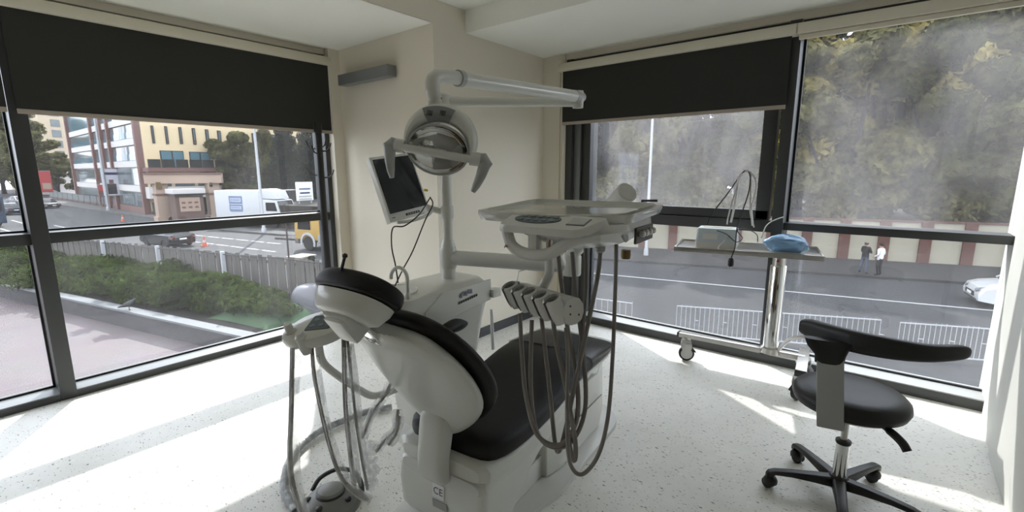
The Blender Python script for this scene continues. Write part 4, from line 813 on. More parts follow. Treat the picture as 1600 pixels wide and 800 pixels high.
# ================================================================== OUTSIDE
G = -3.8                                       # street level
ZT = -2.42                                     # paved terrace level
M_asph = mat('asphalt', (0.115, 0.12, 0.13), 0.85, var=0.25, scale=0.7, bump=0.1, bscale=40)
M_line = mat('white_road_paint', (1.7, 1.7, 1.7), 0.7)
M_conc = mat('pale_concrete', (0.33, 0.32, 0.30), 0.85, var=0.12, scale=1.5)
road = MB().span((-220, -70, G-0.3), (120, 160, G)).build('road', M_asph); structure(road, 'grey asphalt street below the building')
def ground_strip(name, a, b, w, z, m, parent=None, h=0.004):
    a, b = Vector(a), Vector(b); return MB().bar((a.x, a.y, z+h/2), (b.x, b.y, z+h/2), w, h).build(name, m, parent)
for a, b in (((282, 375), (500, 402)), ((290, 366), (506, 388))):
    p, q = onz(*a, G), onz(*b, G); d = (q-p); n = 9
    for k in range(n): ground_strip('lane_line', p+d*(k/n-.25), p+d*((k+.8)/n-.25), .16, G, M_line, road)
p, q = onz(905, 425, G), onz(1560, 486, G); ground_strip('lane_line', p-(q-p)*.4, q+(q-p)*.5, .14, G, M_line, road)
for a, b in (((0, 357), (30, 366)), ((85, 352), (103, 356)), ((60, 343), (70, 345.5)), ((18, 344), (40, 350))):
    ground_strip('lane_line', onz(*a, G), onz(*b, G), .18, G, M_line, road)
# far pavements
fpv = MB().bar(onz(60, 316, G)+Vector((0, 1.8, .06)), onz(250, 343, G)+Vector((0, 1.8, .06)), 4.0, .14).build('pavement_left', M_conc); structure(fpv, 'far pavement in front of the office buildings')
md_ = MB().bar(onz(340, 361, G)+Vector((0, .8, .08)), onz(560, 378, G)+Vector((0, .8, .08)), 1.6, .16).build('pavement_median', mat('grey_kerb', (0.22, 0.215, 0.20), 0.85, var=0.1)); structure(md_, 'low traffic island')
wa, wb = onz(1050, 392, G), onz(1420, 412.5, G); wd_ = (wb-wa).normalized(); wnr = Vector((wd_.y, -wd_.x, 0))     # wnr faces the building
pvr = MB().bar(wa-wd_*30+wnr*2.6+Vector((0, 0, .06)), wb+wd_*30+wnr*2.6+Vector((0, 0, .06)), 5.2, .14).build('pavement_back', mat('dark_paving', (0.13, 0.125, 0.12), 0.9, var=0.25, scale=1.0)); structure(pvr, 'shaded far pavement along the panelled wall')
# ---- boundary wall of beige panels and brown pilasters
bwl = thing('boundary_wall', 'long beige panelled boundary wall with red brown pilasters across the street', 'wall', wa)
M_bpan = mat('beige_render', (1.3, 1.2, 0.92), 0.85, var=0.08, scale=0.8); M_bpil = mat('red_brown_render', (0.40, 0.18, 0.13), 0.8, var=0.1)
pitch = (wb-wa).length*(54/370.0)*1.02
for k in range(-10, 18):
    c = wa+wd_*(pitch*(k+.5))+Vector((0, 0, 1.25))
    build_in(MB().bar(c-wd_*pitch*.5, c+wd_*pitch*.5, .2, 2.3), 'panel', M_bpan, bwl)
    c2 = wa+wd_*(pitch*k)+Vector((0, 0, 1.28))+wnr*.07
    build_in(MB().bar(c2-wd_*.27, c2+wd_*.27, .3, 2.4), 'pilaster', M_bpil, bwl)
build_in(MB().bar(wa-wd_*pitch*10+Vector((0, 0, 2.46)), wa+wd_*pitch*18+Vector((0, 0, 2.46)), .34, .1), 'coping', M_bpil, bwl)
# ---- trees behind the boundary wall
LF = [leaf_mat('autumn_olive_leaves', (0.022, 0.023, 0.010), (0.31, 0.285, 0.13), .9), leaf_mat('dark_green_leaves', (0.014, 0.018, 0.008), (0.19, 0.19, 0.085), .8), leaf_mat('yellowing_leaves', (0.06, 0.05, 0.018), (0.62, 0.52, 0.18), .7), leaf_mat('bright_hedge_leaves', (0.006, 0.011, 0.004), (0.085, 0.12, 0.03), 3.5), leaf_mat('bluish_conifer_leaves', (0.010, 0.016, 0.013), (0.035, 0.05, 0.038), 1.0)]
M_bark = mat('dark_bark', (0.035, 0.028, 0.022), 0.9, var=0.3, scale=3)
def tree(name, label, base, h, spread, lf, n, size, trunk_h=None, group='trees across the street', conifer=False, sd=0, r=None):
    rg = np.random.default_rng(100+sd); base = Vector(base); o = thing(name, label, 'tree', base, group)
    th_ = trunk_h or h*.3; r = r or h*.018
    top_ = Vector((rg.normal()*.3, rg.normal()*.3, h*.75))
    MB().tube([(0, 0, 0), (top_.x*.3, top_.y*.3, th_), tuple(top_)], [r*1.3, r, r*.3], 8).build('trunk', M_bark, o, smooth=True)
    blobs = []
    if conifer:
        for k in range(9):
            t = k/8; rr_ = spread*(1-t*.85)*.62; blobs.append((0, 0, th_*.4+(h-th_*.4)*t*.95, rr_, rr_, h*.085))
    else:
        for k in range(30):
            a = rg.random()*6.28; q = math.sqrt(rg.random())*spread*.78; z = th_+(h-th_)*(.08+.86*rg.random()); kk = 1-.45*abs((z-th_)/(h-th_)-.4)
            b_ = (q*math.cos(a)*kk, q*math.sin(a)*kk, z, spread*(.19+.13*rg.random()), spread*(.19+.13*rg.random()), (h-th_)*(.055+.045*rg.random())); blobs.append(b_)
            if k < 6: MB().tube([(top_.x*.3, top_.y*.3, th_*(.8+.1*k/6)), (b_[0]*.5, b_[1]*.5, (th_+z)/2), b_[:3]], [r*.6, r*.4, r*.12], 6).build('branch', M_bark, o, smooth=True)
    leaves('crown', blobs, n, size, LF[lf], o, rg=rg)
    return o
kinds = [('olive leaved roadside tree', 0), ('dark green roadside tree', 1), ('yellowing roadside tree', 2)]
i = 0
for along, off, h, sp, lf in ((-17, 3.5, 13, 4.2, 0), (-13, 7, 15, 4.6, 1), (-9.5, 3.6, 12, 4.2, 0), (-6, 6.5, 15, 4.6, 1), (-2.5, 3.4, 12.5, 4.3, 0), (1.0, 6.5, 16, 4.8, 0), (4.0, 3.5, 12, 4.2, 1), (7.5, 6.0, 17, 4.8, 2), (10, 3.4, 12, 4.3, 0), (13.5, 6.5, 17, 5.0, 2), (15.5, 3.4, 12, 4.2, 1), (19, 5.5, 16, 4.8, 0), (23, 4.0, 15, 4.8, 1), (-21, 6, 14, 4.6, 0), (28, 6.5, 16, 5, 2), (-15, 11, 16, 5.5, 1), (-9, 11, 17, 5.5, 0), (-3, 11, 17, 5.5, 1), (3, 11, 18, 5.8, 0), (9, 11, 19, 6, 1), (15, 11, 20, 6, 0), (21, 11, 20, 6, 1), (27, 11, 19, 6, 0)):
    p = wa+wd_*along-wnr*off; z0 = G+.0
    nm = ('olive', 'dark green', 'yellowing')[lf]
    tree('roadside_tree', '%s leafy tree rising behind the beige panelled wall' % nm, (p.x, p.y, z0), h*1.18, sp*1.1, lf, 15000, .30, trunk_h=h*.16, group='%s trees behind the panelled wall' % nm, sd=i); i += 1
# ground bank behind wall with undergrowth so that no bare horizon shows
bank = MB().bar(wa-wd_*40-wnr*9+Vector((0, 0, 1.1)), wb+wd_*40-wnr*9+Vector((0, 0, 1.1)), 17, 2.2).build('bank', mat('leaf_litter', (0.06, 0.05, 0.03), 0.95, var=0.4)); structure(bank, 'wooded bank behind the panelled wall')
for k in range(14):
    p = wa+wd_*(-16+3.1*k)-wnr*2.2; b = thing('understorey_bush', 'dense dark bush just behind the panelled wall', 'bush', (p.x, p.y, G+2.2), 'bushes behind the panelled wall')
    rg = np.random.default_rng(300+k); leaves('foliage', [(rg.normal()*.5, rg.normal()*.4, .9+.4*rg.random(), 1.8, 1.2, 1.4), (rg.normal()*.8, rg.normal()*.4, 2.3, 1.5, 1.1, 1.2)], 2200, .20, LF[k % 2], b, rg=rg)
    MB().tube([(0, 0, 0), (.05, 0, 1.2)], [.08, .04], 6).build('stem', M_bark, b)

# ---- lamp posts
M_post = mat('pale_galvanised_post', (1.5, 1.56, 1.6), 0.5, 0.2)
def lamp_post(label, base, h, r=.09, arm=None):
    o = thing('street_lamp', label, 'street lamp', base, 'street lamp posts')
    MB().lathe([(r*1.5, 0), (r*1.5, .5), (r, .6), (r*.7, h), (r*.3, h+.05)], seg=10).build('post', M_post, o, smooth=True)
    a = Vector(arm) if arm else Vector((1.2, 0, 0))
    MB().tube(spline([(0, 0, h-.1), tuple(a*.4+Vector((0, 0, h+.35))), tuple(a+Vector((0, 0, h+.45)))], 4), r*.45, 6).build('bracket_arm', M_post, o)
    MB().box(tuple(a*1.15+Vector((0, 0, h+.42))), (.6, .25, .1), math.atan2(a.y, a.x)).build('lamp_head', M_post, o, bevel=0.02)
    return o
lamp_post('white lamp post in front of the trees across the street', onz(1009, 402, G), 9.5, .10, (0, -1.2, 0))
lamp_post('pale lamp post standing on the traffic island by the white lorry', onz(413, 366, G), 9.5, .13, (1.2, .3, 0))
lamp_post('pale lamp post carrying a red banner before the glass fronted offices', onz(170, 330, G), 14, .17, (1.5, -.8, 0))
lamp_post('lamp post with a red poster at the bend of the street', onz(66, 322, G), 13, .2, (1.5, 0, 0))

# ---- crowd control railings below the back windows
def railing(label, a, b, z1, n):
    a, b = Vector(a), Vector(b); o = thing('metal_railing', label, 'railing', (a.x, a.y, G), 'white metal railings along the near kerb')
    M_r = mat('white_painted_steel', (1.9, 1.95, 2.0), 0.4, 0.1); u = (b-a).normalized()
    build_in(MB().bar((a.x, a.y, z1), (b.x, b.y, z1), .03, .03), 'top_rail', M_r, o); build_in(MB().bar((a.x, a.y, G+.15), (b.x, b.y, G+.15), .03, .03), 'bottom_rail', M_r, o)
    L_ = (b-a).length
    for k in range(n+1):
        p = a+u*(L_*k/n); g = k % 6
        hh = z1+(.05 if g in (1, 2, 3) else 0); build_in(MB().span((p.x-.008, p.y-.008, G+(.0 if k in (0, n) else .15)), (p.x+.008, p.y+.008, hh)), 'rail_bar', M_r, o)
        if g == 4: build_in(MB().box((p.x+.05, p.y, G+.62), (.12, .02, .02)), 'rail_stub', M_r, o)
z1 = G+1.05
railing('white metal railing near the corner pillar, ending at the gap', onz(870, 459, z1), onz(988, 474, z1), z1, 13)
railing('long white metal railing running behind the steel trolley and stool', onz(1058, 478, z1), onz(1377, 500, z1), z1, 40)
railing('white metal railing in front of the parked white hatchback', onz(1407, 504, z1), onz(1590, 517, z1), z1, 22)
# grey awning sheet roof just below the tall window
aw = thing('entrance_canopy', 'crumpled grey sheet canopy below the tall window', 'canopy', (0.6, 9.6, -2.0))
ag = []
for i in range(12):
    ag.append([Vector((-1.4+3.9*i/11, 8.0+2.6*j/9, -2.35+.14*math.sin(i*1.1+j*.7)*math.cos(j*.9)+.10*random.random()+.02*j)) for j in range(10)])
am = MB().loft(ag, cap=False, closed=False); build_in(am, 'sheet', mat('grey_tarpaulin', (0.7, 0.7, 0.68), 0.5, var=0.2, scale=2), aw, smooth=True)
for x, y in ((-1.3, 8.1), (2.4, 8.1), (-1.3, 10.5), (2.4, 10.5)): build_in(MB().span((x-.04, y-.04, G), (x+.04, y+.04, -2.4)), 'canopy_post', M_post, aw)

# ================================================================== vehicles
M_tyre = mat('tyre_rubber', (0.018, 0.018, 0.018), 0.8); M_hub = mat('alloy_wheel', (0.50, 0.51, 0.52), 0.3, 0.6); M_cglass = mat('car_window_glass', (0.02, 0.025, 0.03), 0.06); M_red = mat('red_tail_lamp', (0.35, 0.015, 0.012), 0.25); M_hl = mat('clear_head_lamp', (0.65, 0.68, 0.72), 0.1); M_trim = mat('black_car_trim', (0.015, 0.015, 0.016), 0.5)
def wheel(o, x, y, r, w=.2, rim=.62):
    R_ = Matrix.Rotation(math.radians(90), 3, 'X')
    t = MB().lathe([(r*.6, -w/2), (r*.92, -w/2), (r, -w*.3), (r, w*.3), (r*.92, w/2), (r*.6, w/2)], (x, y, r), 24, M=R_).build('wheel', M_tyre, o, smooth=True)
    MB().lathe([(.01, -w*.46), (r*rim, -w*.50), (r*rim, w*.50), (.01, w*.46)], (x, y, r), 20, M=R_).build('hub', M_hub, t, smooth=True)
    sg = -1 if y < 0 else 1
    for k in range(5):
        a = k*1.2566; MB().box((x+math.cos(a)*r*.36, y+sg*w*.5, r+math.sin(a)*r*.36), (r*.16, .012, r*.10), M=Matrix.Rotation(-a, 3, 'Y')).build('hub_slot', M_trim, t)
def car(name, label, pos, heading, col, L=4.1, W=1.74, Hh=1.47, sedan=False, group=None, detail=True):
    """x forward; the origin is on the ground at the centre"""
    o = thing(name, label, 'car', pos, group, rz=heading); paint = mat('car_paint_%d_%d_%d' % tuple(int(c*100) for c in col), col, 0.25, 0.1, coat=0.6)
    f_, r_ = L/2, -L/2; bl = Hh*.60
    low = [(r_+.03, .28), (r_-.0, .5), (r_+.03, bl*.95), (r_+.12, bl*1.06), (-L*.1, bl*1.06), (L*.20, bl*1.05), (L*.40, bl*.92), (f_-.10, bl*.78), (f_, .52), (f_-.03, .26), (L*.30+.42, .20), (L*.30+.36, .42), (L*.30+.15, .62), (L*.30-.15, .62), (L*.30-.36, .42), (L*.30-.42, .20), (-L*.31+.42, .20), (-L*.31+.36, .42), (-L*.31+.15, .62), (-L*.31-.15, .62), (-L*.31-.36, .42), (-L*.31-.42, .20)]
    sec = lambda y, k, dz: [(x*k, y, (z-.3)*(1-dz)+.3 if z > .3 else z) for x, z in low]
    MB().loft([sec(-W/2, .955, .10), sec(-W/2+.07, .99, .02), sec(-W*.2, 1.0, 0), sec(W*.2, 1.0, 0), sec(W/2-.07, .99, .02), sec(W/2, .955, .10)]).build('body', paint, o, bevel=0.0, smooth=True)
    MB().span((-L*.44, -W*.42, .22), (L*.44, W*.42, bl*.7)).build('underbody', M_trim, o)
    gb = [(-L*.46 if not sedan else -L*.34, bl*1.03), (-L*.42 if not sedan else -L*.22, Hh*.93), (-L*.28 if not sedan else -L*.12, Hh), (L*.04, Hh*.995), (L*.10, Hh*.96), (L*.27, bl*1.02)]
    gs = lambda y, s_, zc: [(x*s_, y, z if z < bl*1.1 else z-zc) for x, z in gb]
    MB().loft([gs(-W*.455, 1, .0) if False else [(x, -W*.46*(1 if z < bl*1.1 else .80), z) for x, z in gb], [(x, W*.46*(1 if z < bl*1.1 else .80), z) for x, z in gb]]).build('window_glass', M_cglass, o, smooth=False, bevel=0.02)
    rf_ = [(-L*.43 if not sedan else -L*.235, Hh*.90), (-L*.28 if not sedan else -L*.12, Hh*1.004), (L*.04, Hh*1.004), (L*.11, Hh*.95)]
    MB().loft([[(x, y, z) for x, z in rf_]+[(x, y, z-.03) for x, z in reversed(rf_)] for y in (-W*.375, W*.375)]).build('roof', paint, o, bevel=0.012)
    for s_ in (-1, 1):
        for (x0, z0), (x1, z1_) in (((L*.27, bl*1.03), (L*.105, Hh*.965)), ((-L*.06, bl*1.03), (-L*.06, Hh*.97)), ((gb[0][0], bl*1.03), (gb[1][0], Hh*.93))):
            MB().bar((x0, s_*W*.462, z0), (x1, s_*W*.376, z1_), .055, .06, (1, 0, 0)).build('pillar', paint, o)
        wheel(o, L*.30, s_*(W/2-.11), .31); wheel(o, -L*.31, s_*(W/2-.11), .31)
        hl = [(f_-.33, s_*W*.465, bl*.80), (f_-.10, s_*W*.40, bl*.70), (f_-.03, s_*W*.28, bl*.62), (f_-.06, s_*W*.27, bl*.74), (f_-.20, s_*W*.36, bl*.82)]
        MB().extrude(hl, (.05, s_*.01, .0)).build('head_lamp', M_hl, o)
        MB().extrude([(r_+.01, s_*W*.30, bl*.72), (r_+.01, s_*W*.455, bl*.72), (r_+.20, s_*W*.475, bl*.80), (r_+.2, s_*W*.47, bl*.95), (r_+.03, s_*W*.42, bl*.98), (r_+.03, s_*W*.30, bl*.95)], (-.035, s_*.012, 0)).build('tail_lamp', M_red, o)
        MB().box((L*.2, s_*(W*.5+.06), bl*1.08), (.16, .14, .11)).build('wing_mirror', paint, o, bevel=0.03)
        MB().tube([(f_-.16, s_*W*.36, .34), (f_-.07, s_*W*.26, .36)], .035, 8).build('fog_lamp', M_trim, o)
    MB().box((f_-.015, 0, .47), (.05, W*.50, .17)).build('grille', M_trim, o, bevel=0.01)
    MB().box((f_+.012, 0, .46), (.012, .46, .10)).build('number_plate', M_stk, o)
    MB().box((r_+.0, 0, .62), (.03, .46, .10)).build('number_plate', M_stk, o)
    MB().box((f_-.06, 0, .29), (.10, W*.72, .05)).build('bumper_strip', M_trim, o)
    return o
wp = onz(1561, 481, G)
car('hatchback_car', 'white hatchback with dark grille beyond the railing, beside the white wall edge', (wp.x+1.25, wp.y+.75, G), math.radians(190), (2.6, 2.65, 2.7), L=4.3, W=1.85, Hh=1.6)
car('saloon_car', 'black saloon seen from behind on the street beyond the wooden fence', (-41.4, 10.7, G), math.radians(190), (0.012, 0.013, 0.016), L=4.4, sedan=True)
c1 = onz(13, 335, G); car('saloon_car', 'dark blue saloon with red tail lamps in the far traffic lane', (c1.x, c1.y, G), math.radians(197), (0.03, 0.05, 0.10), L=4.4, sedan=True)
c1 = onz(31, 320, G); car('saloon_car', 'white saloon far up the street', (c1.x, c1.y, G), math.radians(17), (0.7, 0.71, 0.72), L=4.4, sedan=True)
c1 = onz(73, 325, G); car('saloon_car', 'dark red saloon parked near the red poster at the bend', (c1.x, c1.y, G), math.radians(17), (0.08, 0.015, 0.02), L=4.4, sedan=True)
# white box lorry
lo_ = onz(384, 357, G)
lor = thing('box_lorry', 'white box lorry with a blue printed sign on its side', 'lorry', (lo_.x-.8, lo_.y+1.7, G), rz=math.radians(24))
M_lw = mat('white_lorry_panel', (2.0, 2.05, 2.1), 0.4, var=0.03)
MB().span((-4.0, -1.2, .95), (1.25, 1.2, 3.55)).build('box_body', M_lw, lor, bevel=0.04)
MB().span((-4.0, -1.1, .6), (3.0, 1.1, .95)).build('chassis', M_grey, lor)
cabp = [(1.45, .55), (3.45, .55), (3.5, 1.1), (3.35, 1.75), (3.05, 2.65), (1.45, 2.75)]
MB().loft([[(x, -1.12, z) for x, z in cabp], [(x, 1.12, z) for x, z in cabp]]).build('cab', M_lw, lor, bevel=0.06)
MB().extrude([(3.385, -1.0, 1.72), (3.385, 1.0, 1.72), (3.09, .95, 2.58), (3.09, -.95, 2.58)], (.03, 0, .01)).build('windscreen', M_cglass, lor)
for s_ in (-1, 1): MB().extrude([(1.9, s_*1.13, 1.65), (3.15, s_*1.13, 1.65), (2.95, s_*1.13, 2.45), (1.9, s_*1.13, 2.45)], (0, s_*.02, 0)).build('side_window', M_cglass, lor)
MB().loft([[(1.35, -1.0, 2.8), (2.9, -.9, 2.75), (2.6, -.85, 3.5), (1.35, -1.0, 3.72)], [(1.35, 1.0, 2.8), (2.9, .9, 2.75), (2.6, .85, 3.5), (1.35, 1.0, 3.72)]]).build('wind_deflector', M_lw, lor, bevel=0.04)
for x in (2.6, -2.6):
    for s_ in (-1, 1): wheel(lor, x, s_*.98, .48, .28, .5)
for s_ in (-1, 1): MB().box((3.5, s_*.8, .85), (.06, .4, .2)).build('head_lamp', M_hl, lor)
M_blu = mat('grey_blue_print', (0.5, 0.7, 1.1), 0.5)
for z, h in ((2.65, .75), (1.9, .62)):
    sg = MB().box((-1.5, -1.215, z), (1.55, .02, h)).build('side_sign', M_blu, lor)
    MB().box((-1.5, -1.228, z), (1.25, .01, h*.5)).build('sign_field', mat('pale_blue_field', (1.5, 1.65, 2.1), 0.5), sg)
    for k in range(5): MB().box((-1.95+.22*k, -1.236, z), (.12, .008, h*.22)).build('print_mark', M_blu, sg)
MB().box((-1.5, -1.215, 1.55), (1.4, .012, .06)).build('side_stripe', M_blu, lor)
# yellow lorry
yo = onz(483, 391, G); M_yel = mat('yellow_lorry_paint', (1.7, 1.05, 0.22), 0.45, var=0.06)
yl = thing('yellow_lorry', 'yellow lorry cab with pale mudguard beside the coat stand window edge', 'lorry', (yo.x, yo.y+1.0, G), rz=math.radians(192))
MB().loft([[(x, y, z) for x, z in ((-1.6, .75), (1.25, .75), (1.3, 1.3), (1.2, 2.3), (-1.6, 2.35))] for y in (-1.15, 1.15)]).build('cab', M_yel, yl, bevel=0.05)
MB().box((1.15, 0, .62), (.35, 2.3, .35)).build('bumper', mat('dusty_cream_paint', (0.42, 0.38, 0.30), 0.5), yl, bevel=0.03)
MB().span((-6.5, -1.05, .65), (-1.6, 1.05, 1.2)).build('chassis', M_grey, yl); MB().span((-6.5, -1.2, 1.2), (-1.8, 1.2, 2.4)).build('load_bed', M_yel, yl, bevel=0.03)
for x in (0.0, -4.6):
    for s_ in (-1, 1): wheel(yl, x, s_*1.02, .52, .3, .55)
for s_ in (-1, 1):
    ar_ = [(.72*math.cos(a), s_*1.17, .55+.72*math.sin(a)) for a in [math.radians(t) for t in range(-20, 201, 20)]]; ai_ = [(.56*math.cos(a), s_*1.17, .55+.56*math.sin(a)) for a in [math.radians(t) for t in range(200, -21, -20)]]
    MB().extrude(ar_+ai_, (0, s_*.05, 0)).build('mudguard', mat('pale_mudguard', (1.6, 1.65, 1.7), 0.5), yl)
    MB().extrude([(-.3, s_*1.16, 1.45), (.95, s_*1.16, 1.45), (.85, s_*1.16, 2.15), (-.3, s_*1.16, 2.15)], (0, s_*.02, 0)).build('side_window', M_cglass, yl)
    MB().span((-1.5, s_*1.16-.02, .5), (-.95, s_*1.16+.02, 1.15)).build('fuel_tank', M_grey, yl, bevel=0.02)
MB().extrude([(1.27, -1.0, 1.45), (1.27, 1.0, 1.45), (1.2, 1.0, 2.2), (1.2, -1.0, 2.2)], (.02, 0, 0)).build('windscreen', M_cglass, yl)
# blue bus at the very edge
bo = onz(-6, 352, G); bus = thing('city_bus', 'blue bus passing at the edge of the terrace window', 'bus', (bo.x-2, bo.y-1.6, G), rz=math.radians(192))
M_bus = mat('blue_bus_paint', (0.05, 0.12, 0.24), 0.35)
MB().span((-5, -1.25, .35), (5, 1.25, 3.0)).build('body', M_bus, bus, bevel=0.12, seg=3)
for s_ in (-1, 1):
    for k in range(6): MB().box((-4.0+1.6*k, s_*1.255, 2.0), (1.4, .02, .9)).build('side_window', M_cglass, bus)
    for x in (-3.2, 3.2): wheel(bus, x, s_*1.1, .5, .28, .55)
MB().box((-5.005, 0, 2.0), (.02, 2.1, .9)).build('rear_window', M_cglass, bus)
# ================================================================== OFFICES AND GATE across the street on the left
XB, YC = -72.0, 17.0
M_cream = mat('yellow_cream_render', (2.6, 2.1, 1.3), 0.85, var=0.05, scale=.4); M_pier = mat('brown_facade_pier', (0.6, 0.3, 0.25), 0.7, var=0.1); M_span = mat('white_spandrel', (2.2, 2.1, 2.0), 0.7, var=0.05)
M_fg = mat('facade_glass', (0.5, 0.6, 0.62), 0.07, var=0.3, scale=.6); M_fg2 = mat('blue_facade_glass', (0.35, 0.7, 0.85), 0.08, var=0.2, scale=.5); M_wf = mat('dark_window_frame', (0.04, 0.04, 0.045), 0.5)
yb_ = thing('office_building', 'yellow cream office building with a row of narrow windows', 'building', (XB, YC, G))
Y2 = onx(640, 300, XB).y
build_in(MB().span((XB-14, YC+.35, G), (XB, Y2, 11.5)), 'wall', M_cream, yb_)
for cx, y0, y1 in ((238.5, 196, 224), (260, 197, 225), (282, 198.5, 225), (303, 200, 226), (323.6, 202, 227), (342.6, 204, 227.5), (361.5, 206, 228), (379.4, 207, 228), (396.6, 208, 229), (413, 209, 229.5), (428, 210, 230)):
    a, b = onx(cx-4, y0, XB), onx(cx+4, y1, XB)
    wo = build_in(MB().span((XB, a.y, b.z), (XB+.12, b.y, a.z)), 'window', M_wf, yb_); build_in(MB().span((XB+.12, a.y+.12, b.z+.5), (XB+.16, b.y-.12, a.z-.12)), 'pane', M_fg, yb_)
    build_in(MB().span((XB+.12, a.y+.12, b.z+.1), (XB+.16, b.y-.12, b.z+.42)), 'pane', M_pier, yb_)
for cx0, cx1, y0, y1 in ((249, 289, 235, 262), (295, 330, 237, 263), (345, 380, 238, 264)):
    a, b = onx(cx0, y0, XB), onx(cx1, y1, XB); build_in(MB().span((XB, a.y, b.z), (XB+.1, b.y, a.z)), 'window', M_wf, yb_)
    for k in range(2):
        m_ = (b.y-a.y)/2; build_in(MB().span((XB+.1, a.y+k*m_+.1, b.z+.1), (XB+.16, a.y+(k+1)*m_-.1, a.z-.1)), 'pane', M_fg2, yb_)
a, b = onx(226, 262, XB), onx(352, 266, XB)
build_in(MB().span((XB, YC, a.z-.5), (XB+2.2, b.y, a.z)), 'balcony_slab', M_pier, yb_)
for k in range(9): build_in(MB().span((XB+2.1, YC+.1+k*1.45, a.z), (XB+2.16, YC+1.4+k*1.45, a.z+1.0)), 'balcony_panel', mat('smoked_balustrade', (0.10, 0.11, 0.10), 0.2), yb_)
a = onx(240, 292, XB); build_in(MB().span((XB, YC, a.z-1.4), (XB+1.6, YC+11, a.z)), 'canopy_band', M_span, yb_)
a, b = onx(232, 296, XB), onx(252, 332, XB)
for k in range(4): build_in(MB().span((XB, YC+1.0+2.6*k, G), (XB+.1, YC+2.7+2.6*k, -1.2)), 'window', M_wf, yb_)
a = onx(236, 273, XB)
for k in range(4): build_in(MB().span((XB, YC+.6+2.6*k, a.z-2.0), (XB+.08, YC+2.8+2.6*k, a.z)), 'window', M_fg, yb_)
# glass fronted wing, facade in the plane Y = YC
gb_ = thing('glass_office_wing', 'glass fronted office wing with brown piers and white spandrels', 'building', (XB, YC, G))
px_ = [onx(228, 300, XB).x] + [ony(x, 300, YC).x for x in (184, 173, 158, 122)]
X0 = XB; Xn = px_[-1]
build_in(MB().span((Xn, YC+.3, G), (X0-.05, YC+14, 11.5)), 'wall', M_span, gb_)
lev = [G, -.6, 1.55, 5.2, 8.6, 12.0]
lev = [ony(228, y, YC).z for y in (332, 302, 262, 225, 188, 150)]; lev[0] = G
zf = [lev[0], lev[1], lev[2], lev[3], lev[4], lev[4]+4.5]
bays = [(px_[1]+.35, X0-.6), (px_[2]+.3, px_[1]-.35), (px_[3]+.35, px_[2]-.3), (px_[4]+.4, px_[3]-.35)]
for f_ in range(5):
    za, zb_ = zf[f_], zf[f_+1]
    for bx_a, bx_b in bays:
        n = max(1, int(round((bx_b-bx_a)/1.6)))
        for k in range(n):
            w_ = (bx_b-bx_a)/n
            build_in(MB().span((bx_a+k*w_+.05, YC+.05, za+.95), (bx_a+(k+1)*w_-.05, YC+.3, zb_-.05)), 'pane', M_fg if f_ < 4 else M_fg2, gb_)
            if f_ in (2, 3): build_in(MB().span((bx_a+k*w_+.05, YC+.0, za+.95), (bx_a+(k+1)*w_-.05, YC+.05, za+1.7)), 'pane', M_fg2, gb_)
        build_in(MB().span((bx_a, YC-.05, za+.1), (bx_b, YC+.3, za+.9)), 'spandrel', M_span if f_ else M_pier, gb_)
for x in (X0-.3, px_[1], px_[2], px_[3], px_[4]): build_in(MB().span((x-.33, YC-.35, G), (x+.33, YC+.3, zf[-1])), 'pier', M_pier, gb_)
# fence panels along the pavement
for k in range(16):
    p = onz(66, 311, G).lerp(onz(232, 339, G), k/16.0)+Vector((0, 1.2, 0)); q = onz(66, 311, G).lerp(onz(232, 339, G), (k+.92)/16.0)+Vector((0, 1.2, 0))
    fo = thing('low_railing_panel', 'low grey railing panel on a brick plinth before the offices', 'railing', (p.x, p.y, G), 'railing panels before the offices')
    build_in(MB().bar((p.x, p.y, G+.25), (q.x, q.y, G+.25), .3, .5), 'plinth', mat('pale_brick_plinth', (0.30, 0.17, 0.13), 0.8), fo)
    build_in(MB().bar((p.x, p.y, G+1.0), (q.x, q.y, G+1.0), .06, 1.0), 'infill', mat('grey_railing_infill', (0.28, 0.33, 0.34), 0.5), fo)
    build_in(MB().bar((p.x, p.y, G+1.55), (q.x, q.y, G+1.55), .1, .08), 'top_rail', M_wf, fo)
# far pale tower and house on the left
tw_ = thing('apartment_tower', 'pale distant apartment tower with stacked balconies', 'building', onz(105, 316, G)); 
pT = dep(88, 250, 150); pT.z = G
twr = thing('apartment_tower', 'tan distant tower with a strip of dark balconies', 'building', pT); bpy.data.objects.remove(tw_)
M_tan = mat('tan_render', (2.0, 1.65, 1.2), 0.85, var=0.05, scale=.2)
MB().span((-8, -8, 0), (8, 8, 34)).build('block', M_tan, twr, M=Matrix.Rotation(math.radians(25), 4, 'Z'))
for f_ in range(9):
    MB().span((-3.0, -9.2, 6+3.1*f_), (5.5, -8, 6.35+3.1*f_)).build('balcony', M_span, twr, M=Matrix.Rotation(math.radians(25), 4, 'Z'))
    for k in range(3): MB().span((-2.6+2.7*k, -8.1, 6.6+3.1*f_), (-.6+2.7*k, -7.95, 8.7+3.1*f_)).build('window', M_fg, twr, M=Matrix.Rotation(math.radians(25), 4, 'Z'))
    for k in range(2): MB().span((7.95, -5+5*k, 6.6+3.1*f_), (8.1, -2.6+5*k, 8.7+3.1*f_)).build('window', M_fg, twr, M=Matrix.Rotation(math.radians(25), 4, 'Z'))
pW = dep(88, 262, 118); pW.z = G; tr_w = thing('terrace_house', 'low pale house with a dark canopy between the trees', 'house', pW)
MB().span((-7, -5, 0), (8, 5, 8.5)).build('wall', M_span, tr_w, M=Matrix.Rotation(math.radians(25), 4, 'Z'))
MB().span((-6, -7.5, 4.6), (9, -4.9, 5.2)).build('canopy', M_wf, tr_w, M=Matrix.Rotation(math.radians(25), 4, 'Z'))
